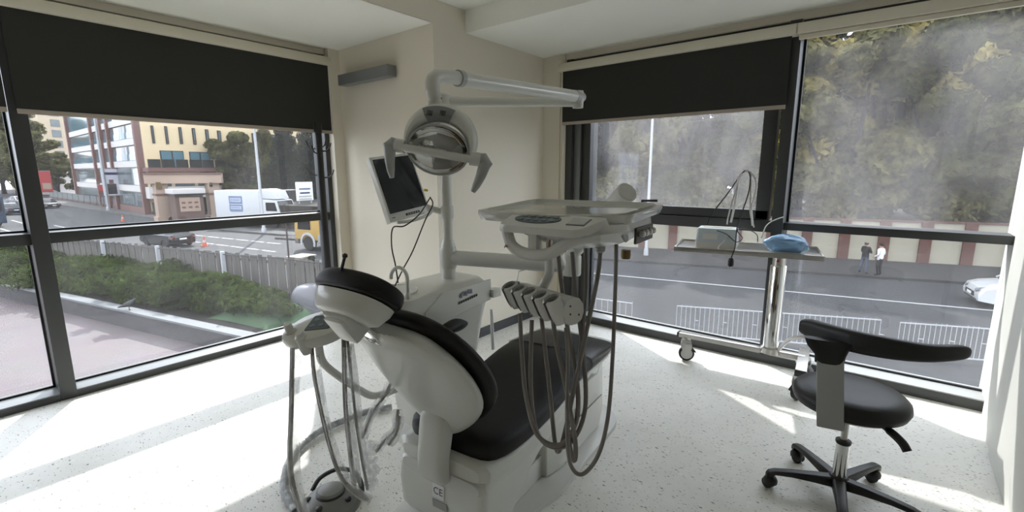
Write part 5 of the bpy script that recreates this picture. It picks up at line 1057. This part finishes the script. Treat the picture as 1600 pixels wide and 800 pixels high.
for k in range(5): MB().span((-6+2.8*k, -5.1, 1.2), (-4+2.8*k, -4.95, 3.6)).build('window', M_fg, tr_w, M=Matrix.Rotation(math.radians(25), 4, 'Z'))
# ---- gate portal
gp_a, gp_b = onz(257, 345, G), onz(337, 342, G); gx = min(gp_a.x, gp_b.x)+1.5; gdir = (gp_b-gp_a).normalized()
gt_ = thing('gate_portal', 'pinkish stone gateway with two pillars, a lintel and a crest', 'gateway', gp_a)
M_stn = mat('pinkish_stone', (1.5, 1.12, 0.86), 0.85, var=0.1, scale=.8)
for p, nm in ((gp_a, 'pillar'), (gp_b, 'pillar')):
    build_in(MB().box((p.x, p.y, G+.25), (1.5, 1.5, .5)), 'pillar_base', M_stn, gt_)
    build_in(MB().box((p.x, p.y, G+2.6), (1.15, 1.15, 5.2)), nm, M_stn, gt_, bevel=0.05)
    build_in(MB().box((p.x, p.y, G+2.9), (1.3, 1.3, .2)), 'pillar_band', M_pier, gt_)
ztop = onx(300, 272, gp_a.x).z; zlo = onx(300, 286, gp_a.x).z
la, lb = gp_a-gdir*1.2, gp_b+gdir*1.1
lnt = build_in(MB().bar((la.x, la.y, (ztop+zlo)/2), (lb.x, lb.y, (ztop+zlo)/2), 1.5, ztop-zlo), 'lintel', M_stn, gt_, bevel=0.05)
build_in(MB().bar((la.x, la.y, ztop+.08), (lb.x, lb.y, ztop+.08), 1.8, .16), 'cornice', M_pier, gt_)
mid = (la+lb)/2; nrm_ = Vector((gdir.y, -gdir.x, 0)); up_ = Vector((0, 0, 1))
for k in range(11): MB().box((-1.35+.25*k+(.12 if k > 4 else 0), 0, 0), (.18, .36, .02)).build('inscription_mark', M_wf, gt_, M=Matrix.Translation(-gt_.location) @ frame_matrix((mid+nrm_*.78+gdir*.4)+Vector((0, 0, (ztop+zlo)/2)), gdir, up_, nrm_))
cr = [mid+gdir*x+Vector((0, 0, ztop+.16+z)) for x, z in ((-.95, 0), (.95, 0), (.75, .2), (.45, .45), (.25, .85), (0, 1.05), (-.25, .85), (-.45, .45), (-.75, .2))]
build_in(MB().extrude(cr, nrm_*.25), 'crest', mat('pale_stone', (0.45, 0.43, 0.38), 0.8), gt_)
wl2 = MB().lathe([(.12, -.2), (.18, 0), (.1, .25)], (gp_b+nrm_*.7+Vector((0, 0, 3.9)))); build_in(wl2, 'lantern', M_wf, gt_)
build_in(MB().box(tuple(gp_a+nrm_*.6+Vector((0, 0, 3.9))), (.5, .5, .7)), 'plaque', mat('ochre_plaque', (0.45, 0.28, 0.08), 0.6), gt_)
bth = onz(301, 347, G); bo_ = thing('guard_booth', 'pink and white guard booth with a map board under the gateway', 'booth', (bth.x-1.2, bth.y, G))
MB().box((0, 0, 1.6), (2.2, 2.6, 3.2)).build('cabin', mat('pink_render', (0.48, 0.30, 0.24), 0.8), bo_); MB().box((0.1, 0, 3.3), (2.6, 3.0, .5)).build('roof', M_span, bo_, bevel=.03); MB().box((0.1, 0, 2.95), (2.5, 2.8, .2)).build('shade', M_wf, bo_)
MB().box((1.12, 0, 1.9), (.06, 1.9, 1.5)).build('board', M_stn, bo_)
for k in range(3):
    for j in range(2): MB().box((1.16, -.6+.6*k, 1.6+.5*j), (.02, .35, .2)).build('notice', M_pier, bo_)
mo = onz(279, 346, G); mt_ = thing('motor_scooter', 'dark scooter parked beside the gateway pillar', 'scooter', (mo.x, mo.y, G))
MB().tube(spline([(-.1, -.6, .5), (0, -.2, .45), (0, .2, .4), (0, .5, .9)], 4), [.12]*13, 8).build('body', M_black, mt_, smooth=True)
for y in (-.6, .6): MB().lathe([(.1, -.06), (.28, -.05), (.28, .05), (.1, .06)], (0, y, .28), 16, M=Matrix.Rotation(math.radians(90), 3, 'Y')).build('wheel', M_tyre, mt_, smooth=True)
MB().bar((-.3, .52, 1.05), (.3, .52, 1.05), .04, .04).build('handlebar', M_steel, mt_); MB().box((0, -.25, .75), (.25, .6, .12)).build('seat', M_black, mt_, bevel=.03); MB().box((0, .6, .95), (.2, .1, .3)).build('windshield', M_hl, mt_)
# ---- banners, boards, cones
def banner(label, c, w, h, m, parts=()):
    o = thing('street_banner', label, 'banner', c, 'hanging street banners'); MB().box((0, 0, 0), (.05, w, h)).build('cloth', m, o, bevel=.01); MB().bar((0, -w/2-.2, h/2+.04), (0, w/2, h/2+.04), .06, .06).build('rod', M_post, o)
    for nm, m2, y, z, a, b in parts: MB().box((.03, y, z), (.012, a, b)).build(nm, m2, o)
    return o
M_rb = mat('red_banner', (1.5, 0.15, 0.15), 0.7); M_wb = mat('white_banner', (2, 2, 2.2), 0.7)
banner('white hanging banner showing a dark suited figure', onx(174, 285, -84.5), 2.0, 3.6, M_wb, (('figure', M_wf, 0, -.9, 1.0, 1.4), ('figure_head', M_pier, 0, .1, .5, .55), ('lettering', mat('navy_print', (0.05, 0.07, 0.22), 0.6), 0, 1.2, 1.6, .35)))
banner('small red sign fixed to the lamp post before the glass offices', onx(164, 294, -86), 1.3, .9, M_rb)
banner('red poster with a pale picture at the street bend', onx(71, 284, -108), 1.5, 3.4, M_rb, (('picture', M_stn, .1, -.7, 1.0, 1.0),))
M_cone = mat('orange_cone', (2.2, 0.4, 0.18), 0.6)
def cone(label, p, s=1.0):
    o = thing('traffic_cone', label, 'traffic cone', p, 'traffic cones on the street'); MB().box((0, 0, .03*s), (.42*s, .42*s, .06*s)).build('base', M_cone, o)
    MB().lathe([(.15*s, .06*s), (.11*s, .28*s)], seg=14).build('lower_cone', M_cone, o, smooth=True); MB().lathe([(.11*s, .28*s), (.08*s, .46*s)], seg=14).build('stripe', M_line, o, smooth=True); MB().lathe([(.08*s, .46*s), (.03*s, .75*s)], seg=14).build('tip', M_cone, o, smooth=True)
cone('orange and white traffic cone on the street beyond the wooden fence', onz(320, 384.5, G)); cone('orange traffic cone lying by the far kerb before the gateway', onz(192, 345, G), .9)
sb_ = thing('sign_board', 'white framed information board with blue lettering beside the dark container', 'sign', onz(480, 352, G)); sbx = sb_.location
k = (sbx.length)/FPX
MB().box((0, 0, 36*k*.95+1.0), (.1, 26*k, 26*k)).build('board', M_stk, sb_, M=Matrix.Rotation(math.radians(8), 4, 'Z'))
for z, w_, m_ in ((44, 18, M_blu), (38, 16, mat('bright_blue_print', (0.05, 0.14, 0.5), 0.5)), (33, 20, M_lgrey), (29, 20, M_lgrey)): MB().box((.06, 0, z*k*.95+1.0-.3), (.02, w_*k, 2.2*k)).build('lettering', m_, sb_, M=Matrix.Rotation(math.radians(8), 4, 'Z'))
for y in (-9*k, 9*k): MB().span((-.06, y-.06, 0), (.06, y+.06, 36*k)).build('leg', M_post, sb_)
gs_ = thing('sign_board', 'small green sign standing by the information board', 'sign', onz(489, 352, G)); MB().box((0.4, 0, 14*k), (.08, 12*k, 9*k)).build('board', mat('green_sign', (0.15, 0.8, 0.5), 0.6), gs_); MB().span((.3, -.06, 0), (.4, .06, 12*k)).build('leg', M_post, gs_)
dc = onz(462, 356, G); dco = thing('dark_container', 'dark grey container with pale lettering behind the traffic island', 'container', (dc.x-5.5, dc.y+2.4, G))
MB().span((-2.4, -1.6, .2), (0, 2.6, 3.4)).build('shell', mat('dark_grey_panel', (0.055, 0.06, 0.075), 0.6, var=.1), dco, bevel=.03)
for k in range(12): MB().span((0, -1.5+.33*k, .3), (.05, -1.36+.33*k, 3.3)).build('rib', mat('dark_grey_panel', (0.055, 0.06, 0.075), 0.6), dco)
text_mesh('print', 'NOTE', .75, M_stk, dco, frame_matrix((.07, 1.1, .8), (0, 1, 0), (0, 0, 1), (1, 0, 0)))
# ---- trees on the left side
LT = [((455, 352), 62, 14.5, 5.0, 4, 'tall bluish pine behind the information board', True), ((495, 350), 60, 15.5, 5.5, 4, 'broad bluish pine near the coat stand side of the window', True), ((425, 352), 66, 13.5, 4.6, 1, 'dark evergreen behind the white lorry', True), ((392, 345), 64, 10.5, 4.4, 1, 'round green tree between the gateway and the lorry', False), ((365, 342), 66, 9.5, 4.6, 1, 'grey green tree beside the gateway crest', False), ((322, 345), 68, 6.5, 2.6, 1, 'small dark pine framed by the gateway', True), ((520, 350), 62, 16, 6, 4, 'bluish pine hidden partly by the corner jamb', True), ((545, 352), 70, 15, 6, 1, 'evergreen beyond the corner pillar', True)]
for i_, (px, d_, h, s_, lf, lb, cf_) in enumerate(LT):
    p = dep(px[0], px[1], d_); tree('street_tree', lb, (p.x, p.y, G), h, s_, lf, 13000, .20, trunk_h=h*.18, group='trees around the gateway', conifer=cf_, sd=40+i_)
for i_, (px, d_, h, s_, lb) in enumerate(((10, 118, 22, 7, 'tall dark tree at the street bend'), (48, 125, 23, 7, 'dark tree beside the window mullion line'), (66, 108, 15, 5.5, 'green tree below the tan tower'), (95, 106, 10, 5, 'low green tree by the pale house canopy'), (-25, 110, 22, 8, 'large tree at the far end of the street'), (30, 112, 13, 6, 'mid height tree behind the white saloon'))):
    p = dep(px, 318, d_); tree('street_tree', lb, (p.x, p.y, G), h, s_, 1, 9000, .36, trunk_h=h*.12, group='trees at the street bend', sd=60+i_)
hb_ = dep(470, 352, 74); bkb = MB().bar((hb_.x-6, hb_.y-10, G+2.5), (hb_.x+30, hb_.y+60, G+2.5), 6, 5).build('bank_left', mat('dark_green_bank', (0.05, 0.055, 0.035), 0.95, var=.4)); structure(bkb, 'dark planted bank behind the lorries')  # bank in a dark green tone varied by noise

# ================================================================== TERRACE, HEDGE AND WOODEN FENCE
def pav_mat():
    m = bpy.data.materials.new('pink_stamped_paving'); m.use_nodes = True; nt = m.node_tree; N = nt.nodes; L = nt.links; b = N['Principled BSDF']; b.inputs['Roughness'].default_value = .75
    tc = N.new('ShaderNodeTexCoord'); mp = N.new('ShaderNodeMapping'); mp.inputs['Rotation'].default_value = (0, 0, .35); L.new(tc.outputs['Object'], mp.inputs[0])
    br = N.new('ShaderNodeTexBrick'); br.inputs['Scale'].default_value = 1.0; br.inputs['Color1'].default_value = (0.115, 0.092, 0.096, 1); br.inputs['Color2'].default_value = (0.105, 0.084, 0.086, 1); br.inputs['Mortar'].default_value = (0.081, 0.068, 0.070, 1); br.inputs['Mortar Size'].default_value = .008; br.inputs['Brick Width'].default_value = 1.1; br.inputs['Row Height'].default_value = .62; br.inputs['Mortar Smooth'].default_value = .4; L.new(mp.outputs[0], br.inputs['Vector'])
    n = N.new('ShaderNodeTexNoise'); n.inputs['Scale'].default_value = 1.4; n.inputs['Detail'].default_value = 8; L.new(tc.outputs['Object'], n.inputs['Vector'])
    mx = N.new('ShaderNodeMix'); mx.data_type = 'RGBA'; mx.blend_type = 'MULTIPLY'; mx.inputs[0].default_value = .5; L.new(br.outputs[0], mx.inputs[6]); L.new(n.outputs['Color'], mx.inputs[7])
    r = N.new('ShaderNodeMix'); r.data_type = 'RGBA'; r.inputs[0].default_value = .45; L.new(mx.outputs[2], r.inputs[6]); r.inputs[7].default_value = (0.122, 0.097, 0.101, 1); L.new(r.outputs[2], b.inputs['Base Color'])
    return m
ka, kb = onz(0, 440, -1.95), onz(334, 511, -1.95); kd = (kb-ka).normalized(); kn = Vector((-kd.y, kd.x, 0))
if kn.y < 0: kn = -kn
k0 = ka-kd*14; k1 = kb+kd*7.2
fa, fb = onz(143, 376.5, -.85), onz(505, 409, -.85); fd = (fb-fa).normalized(); f0 = fa-fd*9; f1 = fb+fd*4.5
te = MB().prism([(-4.47, -16), (-4.47, 5.2), (k1.x, k1.y), (k0.x, k0.y), (k0.x, -16)], G-.1, ZT).build('terrace', pav_mat()); structure(te, 'pink paved terrace outside the left windows')
plm = MB().prism([(k1.x, k1.y), (f1.x, f1.y), (f0.x, f0.y), (k0.x, k0.y)], G-.1, -2.1).build('planting_bed', mat('bed_soil', (0.07, 0.06, 0.04), 0.95, var=.4, scale=2)); structure(plm, 'raised planting bed between terrace and fence')
kr = thing('terrace_kerb', 'low grey retaining wall with a pale capping along the hedge', 'kerb', (ka.x, ka.y, ZT))
build_in(MB().bar((k0.x, k0.y, (ZT-2.0)/2), (k1.x, k1.y, (ZT-2.0)/2), .22, 2.0*-1-ZT), 'wall', mat('grey_render', (0.20, 0.19, 0.20), 0.85, var=.1), kr)
build_in(MB().bar((k0.x, k0.y, -1.975), (k1.x, k1.y, -1.975), .28, .05), 'capping', mat('pale_capping', (0.6, 0.63, 0.65), 0.7, var=.05), kr)
# hedge: single shrubs side by side
nS = 19
for k in range(nS):
    t = k/(nS-1); p = k0.lerp(k1, .12+.66*t); q = f0.lerp(f1, .30+.455*t); m_ = p.lerp(q, .56+.08*math.sin(k*2.3)); rg = np.random.default_rng(500+k)
    s_ = thing('hedge_shrub', 'leafy green shrub in the hedge between terrace kerb and wooden fence', 'shrub', (m_.x, m_.y, -2.1), 'shrubs of the terrace hedge')
    wdt = (q-p).length*.27; h_ = .70+.13*math.sin(k*1.7)
    bl = [(rg.normal()*.25, rg.normal()*.2, h_*.45, .75, wdt, h_*.5), (rg.normal()*.3, rg.normal()*.3, h_*.8, .6, wdt*.8, h_*.35), (rg.normal()*.4-.4, rg.normal()*.3, h_*.5, .55, wdt*.8, h_*.45)]
    bl += [(rg.normal()*.5, rg.normal()*wdt*.45, h_*(.3+.65*rg.random()), .22, .22, .17) for _ in range(16)]
    leaves('foliage', bl, 4200, .075, LF[3], s_, rg=rg)
    for j in range(3): MB().tube([(.1*j-.1, 0, 0), (.25*j-.25, .1*j, h_*.6)], [.02, .008], 5).build('stem', M_bark, s_)
# wooden fence
fe = thing('wooden_fence', 'weathered vertical plank fence with pale posts behind the hedge', 'fence', (fa.x, fa.y, -2.1))
M_plank = mat('grey_weathered_plank', (0.40, 0.37, 0.33), 0.85, var=.25, scale=3); M_pp = mat('pale_fence_post', (1.6, 1.65, 1.7), 0.6)
fn = Vector((-fd.y, fd.x, 0)); L_ = (f1-f0).length; pitch = .175; npl = int(L_/pitch); pme = None
for k in range(npl):
    p = f0+fd*(pitch*(k+.5)); dz = .03*math.sin(k*3.7); off = .015*(k % 2); tilt = .012*math.sin(k*5.1)
    if pme is None:
        o = MB().box((0, 0, .62), (pitch*.80, .022, 1.30)).build('plank', M_plank, fe); pme = o
    else:
        o = pme.copy(); COL.objects.link(o)
    o.location = Vector((p.x, p.y, -2.1+dz))+fn*off-fe.location; o.rotation_euler = (0, tilt, math.atan2(fd.y, fd.x))
for px in (147, 234, 337.5):
    p = onz(px, 380+(px-147)*.09, -.85); sc = ((p-fa).dot(fd)); c = fa+fd*sc-fn*.05
    build_in(MB().span((c.x-.05, c.y-.05, -2.15), (c.x+.05, c.y+.05, -.80)), 'post', M_pp, fe)
for z in (-1.0, -1.75): build_in(MB().bar(tuple(f0+fn*.05)[:2]+(z,), tuple(f1+fn*.05)[:2]+(z,), .04, .08), 'rail', M_plank, fe)
wire = [f0.lerp(f1, t)+Vector((0, 0, .02-.05*abs(math.sin(t*21))))-fn*.06 for t in [i/60 for i in range(61)]]
cb_ = thing('fence_cable', 'dark cable sagging along the top of the wooden fence', 'cable', wire[0]); build_in(MB().tube(wire, .014, 5), 'lead', M_rubber, cb_)
tp = onz(455, 445, -2.1); po_ = thing('thin_pole', 'thin brown metal pole standing by the wooden fence', 'pole', tp); MB().lathe([(.028, 0), (.026, 2.6), (.01, 2.62)], seg=8).build('shaft', mat('brown_metal', (0.14, 0.09, 0.08), 0.6), po_); MB().lathe([(.08, 0), (.08, .02), (.03, .03)], seg=10).build('base', mat('brown_metal', (0.14, 0.09, 0.08), 0.6), po_)
ub_ = onz(474, 440, -2.1); ubo = thing('utility_box', 'beige metal utility box in front of the fence', 'utility box', ub_); MB().box((0, 0, .42), (.55, .62, .84), .3).build('cabinet', mat('beige_metal', (1.1, 1.0, 0.75), 0.6, var=.05), ubo, bevel=.015); MB().box((0, 0, .86), (.62, .7, .05), .3).build('lid', mat('beige_metal', (1.1, 1.0, 0.75), 0.6), ubo); MB().box((.29, .05, .45), (.02, .06, .12), .3).build('latch', M_grey, ubo)
cpn = onz(490, 442, -2.1); cpo_ = thing('small_conifer', 'small dark conifer beside the utility box', 'shrub', cpn); leaves('foliage', [(0, 0, .25, .35, .35, .3), (0, 0, .5, .26, .26, .25), (0, 0, .72, .14, .14, .2)], 2500, .04, LF[4], cpo_); MB().tube([(0, 0, 0), (0, 0, .6)], [.03, .01], 6).build('stem', M_bark, cpo_)
# covered machine, green netting
gm = onz(484, 486, -2.1); g_ = thing('covered_machine', 'object under a grey dust sheet on the planting bed', 'covered object', gm)
rr_ = []
for i in range(9):
    ph = math.pi*.5*i/8; rr_.append([Vector((.42*(math.cos(ph)**.6 if i < 8 else .02)*math.cos(t)*(1+.06*math.sin(5*t+i)), .50*(math.cos(ph)**.6 if i < 8 else .02)*math.sin(t)*(1+.06*math.sin(4*t)), .72*math.sin(ph)**.8)) for t in [2*math.pi*j/24 for j in range(24)]])
MB().loft(rr_).build('sheet', mat('grey_dust_sheet', (0.5, 0.5, 0.56), 0.6, bump=.5, bscale=8, var=.15), g_, smooth=True); MB().box((0, 0, .2), (.3, .35, .38)).build('machine', M_grey, g_)
for lbx, (px, py), sx, sy, hh in (('green netting spread over the end of the planting bed', (402, 497), 1.1, .55, .30), ('green netting heap in front of the grey dust sheet', (455, 499), .6, .4, .38)):
    c = onz(px, py, -2.1); n_ = thing('green_netting', lbx, 'netting', c); rg = np.random.default_rng(int(px)); gg = []
    for i in range(14): gg.append([Vector((-sx+2*sx*i/13, -sy+2*sy*j/9, max(0.0, hh*(1-((i-6.5)/6.8)**2)*(1-((j-4.5)/4.8)**2)*(.75+.5*rg.random())))) for j in range(10)])
    MB().loft(gg, cap=False, closed=False).build('net', mat('green_mesh_net', (0.12, 0.32, 0.10), 0.8, var=.4, scale=20, bump=1, bscale=60), n_, smooth=True, M=Matrix.Rotation(math.atan2(kd.y, kd.x), 4, 'Z')); leaves('fringe', [(0, 0, hh*.7, sx*.7, sy*.7, hh*.35)], 900, .03, LF[3], n_, rg=rg)

# ================================================================== PIGEON on the kerb
bdp = onz(202, 484.5, -1.95); scb = .30
bird = thing('pigeon', 'small grey pigeon perched on the pale kerb capping', 'bird', (bdp.x, bdp.y, -1.95), rz=math.radians(75))
def ell(c, r, n=14, m_=9, pitch_=0.0):
    q = []
    for i in range(m_):
        ph = math.pi*i/(m_-1)-math.pi/2; cs_, sn_ = max(.02, math.cos(ph)), math.sin(ph)
        q.append([Vector((c[0]+r[0]*sn_*math.cos(pitch_)-r[2]*cs_*math.sin(t)*math.sin(pitch_), c[1]+r[1]*cs_*math.cos(t), c[2]+r[0]*sn_*math.sin(pitch_)+r[2]*cs_*math.sin(t)*math.cos(pitch_))) for t in [2*math.pi*j/n for j in range(n)]])
    return q
sk_me = bpy.data.meshes.new('body'); bvs = [(-.20, 0, .10), (-.13, 0, .125), (-.03, 0, .15), (.06, 0, .18), (.10, 0, .225), (.125, 0, .26), (.15, 0, .262), (.175, 0, .257)]; brs = [.008, .03, .07, .075, .04, .035, .022, .005]
MB().loft([[Vector((p[0], p[1]+r*math.cos(t), p[2]+r*1.05*math.sin(t))) for t in [2*math.pi*j/12 for j in range(12)]] for p, r in zip(bvs, brs)]).build('body', mat('pigeon_grey', (0.12, 0.125, 0.14), 0.7, var=.3, scale=30), bird, smooth=True, sub=1)
for s_ in (-1, 1):
    MB().loft([[Vector((x, s_*(.055+.02*w_), z+w_*.0+h*math.sin(t))) if False else Vector((x+.0, s_*(y_+.012*math.cos(t)), z+h*math.sin(t))) for t in [2*math.pi*j/8 for j in range(8)]] for x, y_, z, h, w_ in ((.06, .06, .17, .02, 0), (.0, .072, .155, .045, 0), (-.1, .05, .135, .03, 0), (-.22, .02, .105, .006, 0))]).build('wing', mat('pigeon_dark_grey', (0.07, 0.072, 0.08), 0.7), bird, smooth=True)
    MB().tube([(.01, s_*.03, .10), (.0, s_*.03, .04), (.01, s_*.03, .004)], [.012, .006, .005], 6).build('leg', mat('pink_leg', (0.35, 0.12, 0.10), 0.6), bird); MB().tube([(-.015, s_*.03, .004), (.035, s_*.03, .004)], .004, 5).build('foot', mat('pink_leg', (0.35, 0.12, 0.10), 0.6), bird)

# ================================================================== TWO PEOPLE talking across the street
def person(label, pos, rz, h, shirt, trousers, hair, pose, bald=False, scale=1.0):
    o = thing('person', label, 'person', pos, rz=rz); k = h/1.75
    J = dict(pelvis=(0, 0, .95), spine=(0, 0, 1.12), chest=(0, .01, 1.32), neck=(0, .0, 1.48), head=(0, .015, 1.58), crown=(0, .0, 1.70), hipL=(-.10, 0, .92), hipR=(.10, 0, .92)); J.update(pose)
    E_ = [('pelvis', 'spine'), ('spine', 'chest'), ('chest', 'neck'), ('neck', 'head'), ('head', 'crown')]
    for s_ in 'LR': E_ += [('pelvis', 'hip'+s_), ('hip'+s_, 'knee'+s_), ('knee'+s_, 'ank'+s_), ('ank'+s_, 'toe'+s_), ('chest', 'sho'+s_), ('sho'+s_, 'elb'+s_), ('elb'+s_, 'wri'+s_), ('wri'+s_, 'hand'+s_)]
    RD = dict(pelvis=(.15, .11), spine=(.15, .11), chest=(.17, .12), neck=(.062, .062), head=(.088, .10), crown=(.07, .08), hip=(.105, .10), knee=(.066, .066), ank=(.048, .048), toe=(.042, .032), sho=(.075, .07), elb=(.05, .05), wri=(.036, .036), hand=(.035, .022))
    names = list(J.keys()); me = bpy.data.meshes.new('body'); me.from_pydata([tuple(Vector(J[n])*k) for n in names], [(names.index(a), names.index(b)) for a, b in E_], [])
    ob = bpy.data.objects.new('body', me); COL.objects.link(ob)
    ob.modifiers.new('skin', 'SKIN'); sv = me.skin_vertices[0].data if me.skin_vertices else None
    if sv is None:
        bm = bmesh.new(); bm.from_mesh(me); bm.verts.layers.skin.verify(); bm.to_mesh(me); bm.free(); sv = me.skin_vertices[0].data
    for i, n in enumerate(names):
        b_ = n[:-1] if n[-1] in 'LR' else n; r_ = RD[b_]; sv[i].radius = (r_[0]*k, r_[1]*k); sv[i].use_root = (n == 'pelvis')
    sb2 = ob.modifiers.new('sub', 'SUBSURF'); sb2.levels = 1; sb2.render_levels = 1
    dg = bpy.context.evaluated_depsgraph_get(); dg.update(); m2 = bpy.data.meshes.new_from_object(ob.evaluated_get(dg)); bpy.data.objects.remove(ob)
    m2.materials.clear()
    for m_ in (mat('skin_tone', (1.6, 0.95, 0.7), 0.6), shirt, trousers, mat('dark_shoe', (0.015, 0.015, 0.016), 0.5)): m2.materials.append(m_)
    hands = [Vector(J['hand'+s_])*k for s_ in 'LR']
    for p in m2.polygons:
        c = p.center; z = c.z/k; p.use_smooth = True
        p.material_index = 3 if z < .09 else 2 if z < .90 else 1 if z < 1.47 else 0
        if any((c-h_).length < .075*k for h_ in hands): p.material_index = 0
    body = bpy.data.objects.new('body', m2); COL.objects.link(body); body.parent = o
    hc_ = Vector(J['head'])*k
    if not bald: MB().loft([[hc_+Vector((a*.092*k*math.cos(t), (a*.105*math.sin(t)-.018)*k, z*k)) for t in [2*math.pi*j/14 for j in range(14)]] for a, z in ((.98, .01), (1.05, .06), (.98, .11), (.65, .155), (.1, .17))]).build('hair', hair, o, smooth=True)
    else: MB().loft([[hc_+Vector((a*.093*k*math.cos(t), (a*.10*math.sin(t)-.03)*k, z*k)) for t in [2*math.pi*j/14 for j in range(14)]] for a, z in ((.9, -.03), (1.0, .02), (.95, .07), (.8, .09))]).build('hair', hair, o, smooth=True)
    for s_ in (-1, 1):
        MB().loft(ell((s_*.034*k+hc_.x, hc_.y+.086*k, hc_.z+.02*k), (.010*k, .010*k, .010*k), 8, 5)).build('eye', M_ink, o); MB().loft(ell((s_*.092*k+hc_.x, hc_.y, hc_.z+.01*k), (.012*k, .014*k, .03*k), 8, 5)).build('ear', mat('skin_tone', (1.6, 0.95, 0.7), 0.6), o, smooth=True)
    MB().loft(ell((hc_.x, hc_.y+.10*k, hc_.z-.0*k), (.014*k, .016*k, .028*k), 8, 5)).build('nose', mat('skin_tone', (1.6, 0.95, 0.7), 0.6), o, smooth=True); MB().box((hc_.x, hc_.y+.092*k, hc_.z-.045*k), (.045*k, .012*k, .01*k)).build('mouth', mat('lip_tone', (0.28, 0.10, 0.08), 0.6), o)
    for s_, hp_ in zip('LR', hands):
        wr_ = Vector(J['wri'+s_])*k; dr_ = (hp_-wr_).normalized(); sd_ = dr_.orthogonal().normalized()
        fm = MB()
        for j in range(4): fm.tube([hp_+sd_*(.024-.016*j)*k, hp_+sd_*(.026-.017*j)*k+dr_*(.05+.012*(1.5-abs(j-1.5)))*k, hp_+sd_*(.024-.016*j)*k+dr_*(.07+.01*(1.5-abs(j-1.5)))*k+Vector((0, .02, -.01))*k], [.009*k, .008*k, .006*k], 6)
        fm.tube([hp_-dr_*.03*k+sd_*.03*k, hp_+sd_*.055*k, hp_+dr_*.025*k+sd_*.06*k], [.010*k, .009*k, .007*k], 6); fm.build('fingers', mat('skin_tone', (1.6, 0.95, 0.7), 0.6), o, smooth=True)
    return o
jk1 = mat('black_jacket', (0.018, 0.018, 0.02), 0.8); jn1 = mat('blue_grey_jeans', (0.3, 0.36, 0.5), 0.85); wj = mat('white_jacket', (2.8, 2.8, 2.8), 0.8); bt = mat('black_trousers', (0.012, 0.012, 0.014), 0.85)
p1 = onz(1348, 431, G); sz = 1.0
h1 = 1.68
person('man in a black jacket and blue grey trousers with arms folded on the far pavement', (p1.x, p1.y, G+.13), math.radians(-40), h1, jk1, jn1, mat('grey_hair', (0.25, 0.24, 0.22), 0.9), dict(kneeL=(-.17, .03, .50), ankL=(-.25, -.02, .09), toeL=(-.27, .13, .04), kneeR=(.12, .03, .50), ankR=(.14, -.03, .09), toeR=(.16, .13, .04), shoL=(-.19, 0, 1.40), elbL=(-.28, .05, 1.14), wriL=(-.08, .22, 1.12), handL=(.02, .24, 1.12), shoR=(.19, 0, 1.40), elbR=(.28, .05, 1.14), wriR=(.08, .24, 1.16), handR=(-.02, .25, 1.17)), bald=True)
p2 = onz(1371, 434.5, G)
person('person in a white jacket and black trousers standing on the far pavement', (p2.x, p2.y, G+.13), math.radians(60), 1.66, wj, bt, mat('dark_brown_hair', (0.02, 0.013, 0.01), 0.8), dict(kneeL=(-.10, .03, .50), ankL=(-.10, -.03, .09), toeL=(-.11, .13, .04), kneeR=(.10, .02, .50), ankR=(.11, -.04, .09), toeR=(.13, .12, .04), shoL=(-.19, 0, 1.40), elbL=(-.25, -.04, 1.14), wriL=(-.20, .14, 1.02), handL=(-.16, .20, 1.0), shoR=(.19, 0, 1.40), elbR=(.25, -.04, 1.14), wriR=(.20, .14, 1.02), handR=(.16, .20, 1.0)))
print('objects', len(bpy.data.objects))
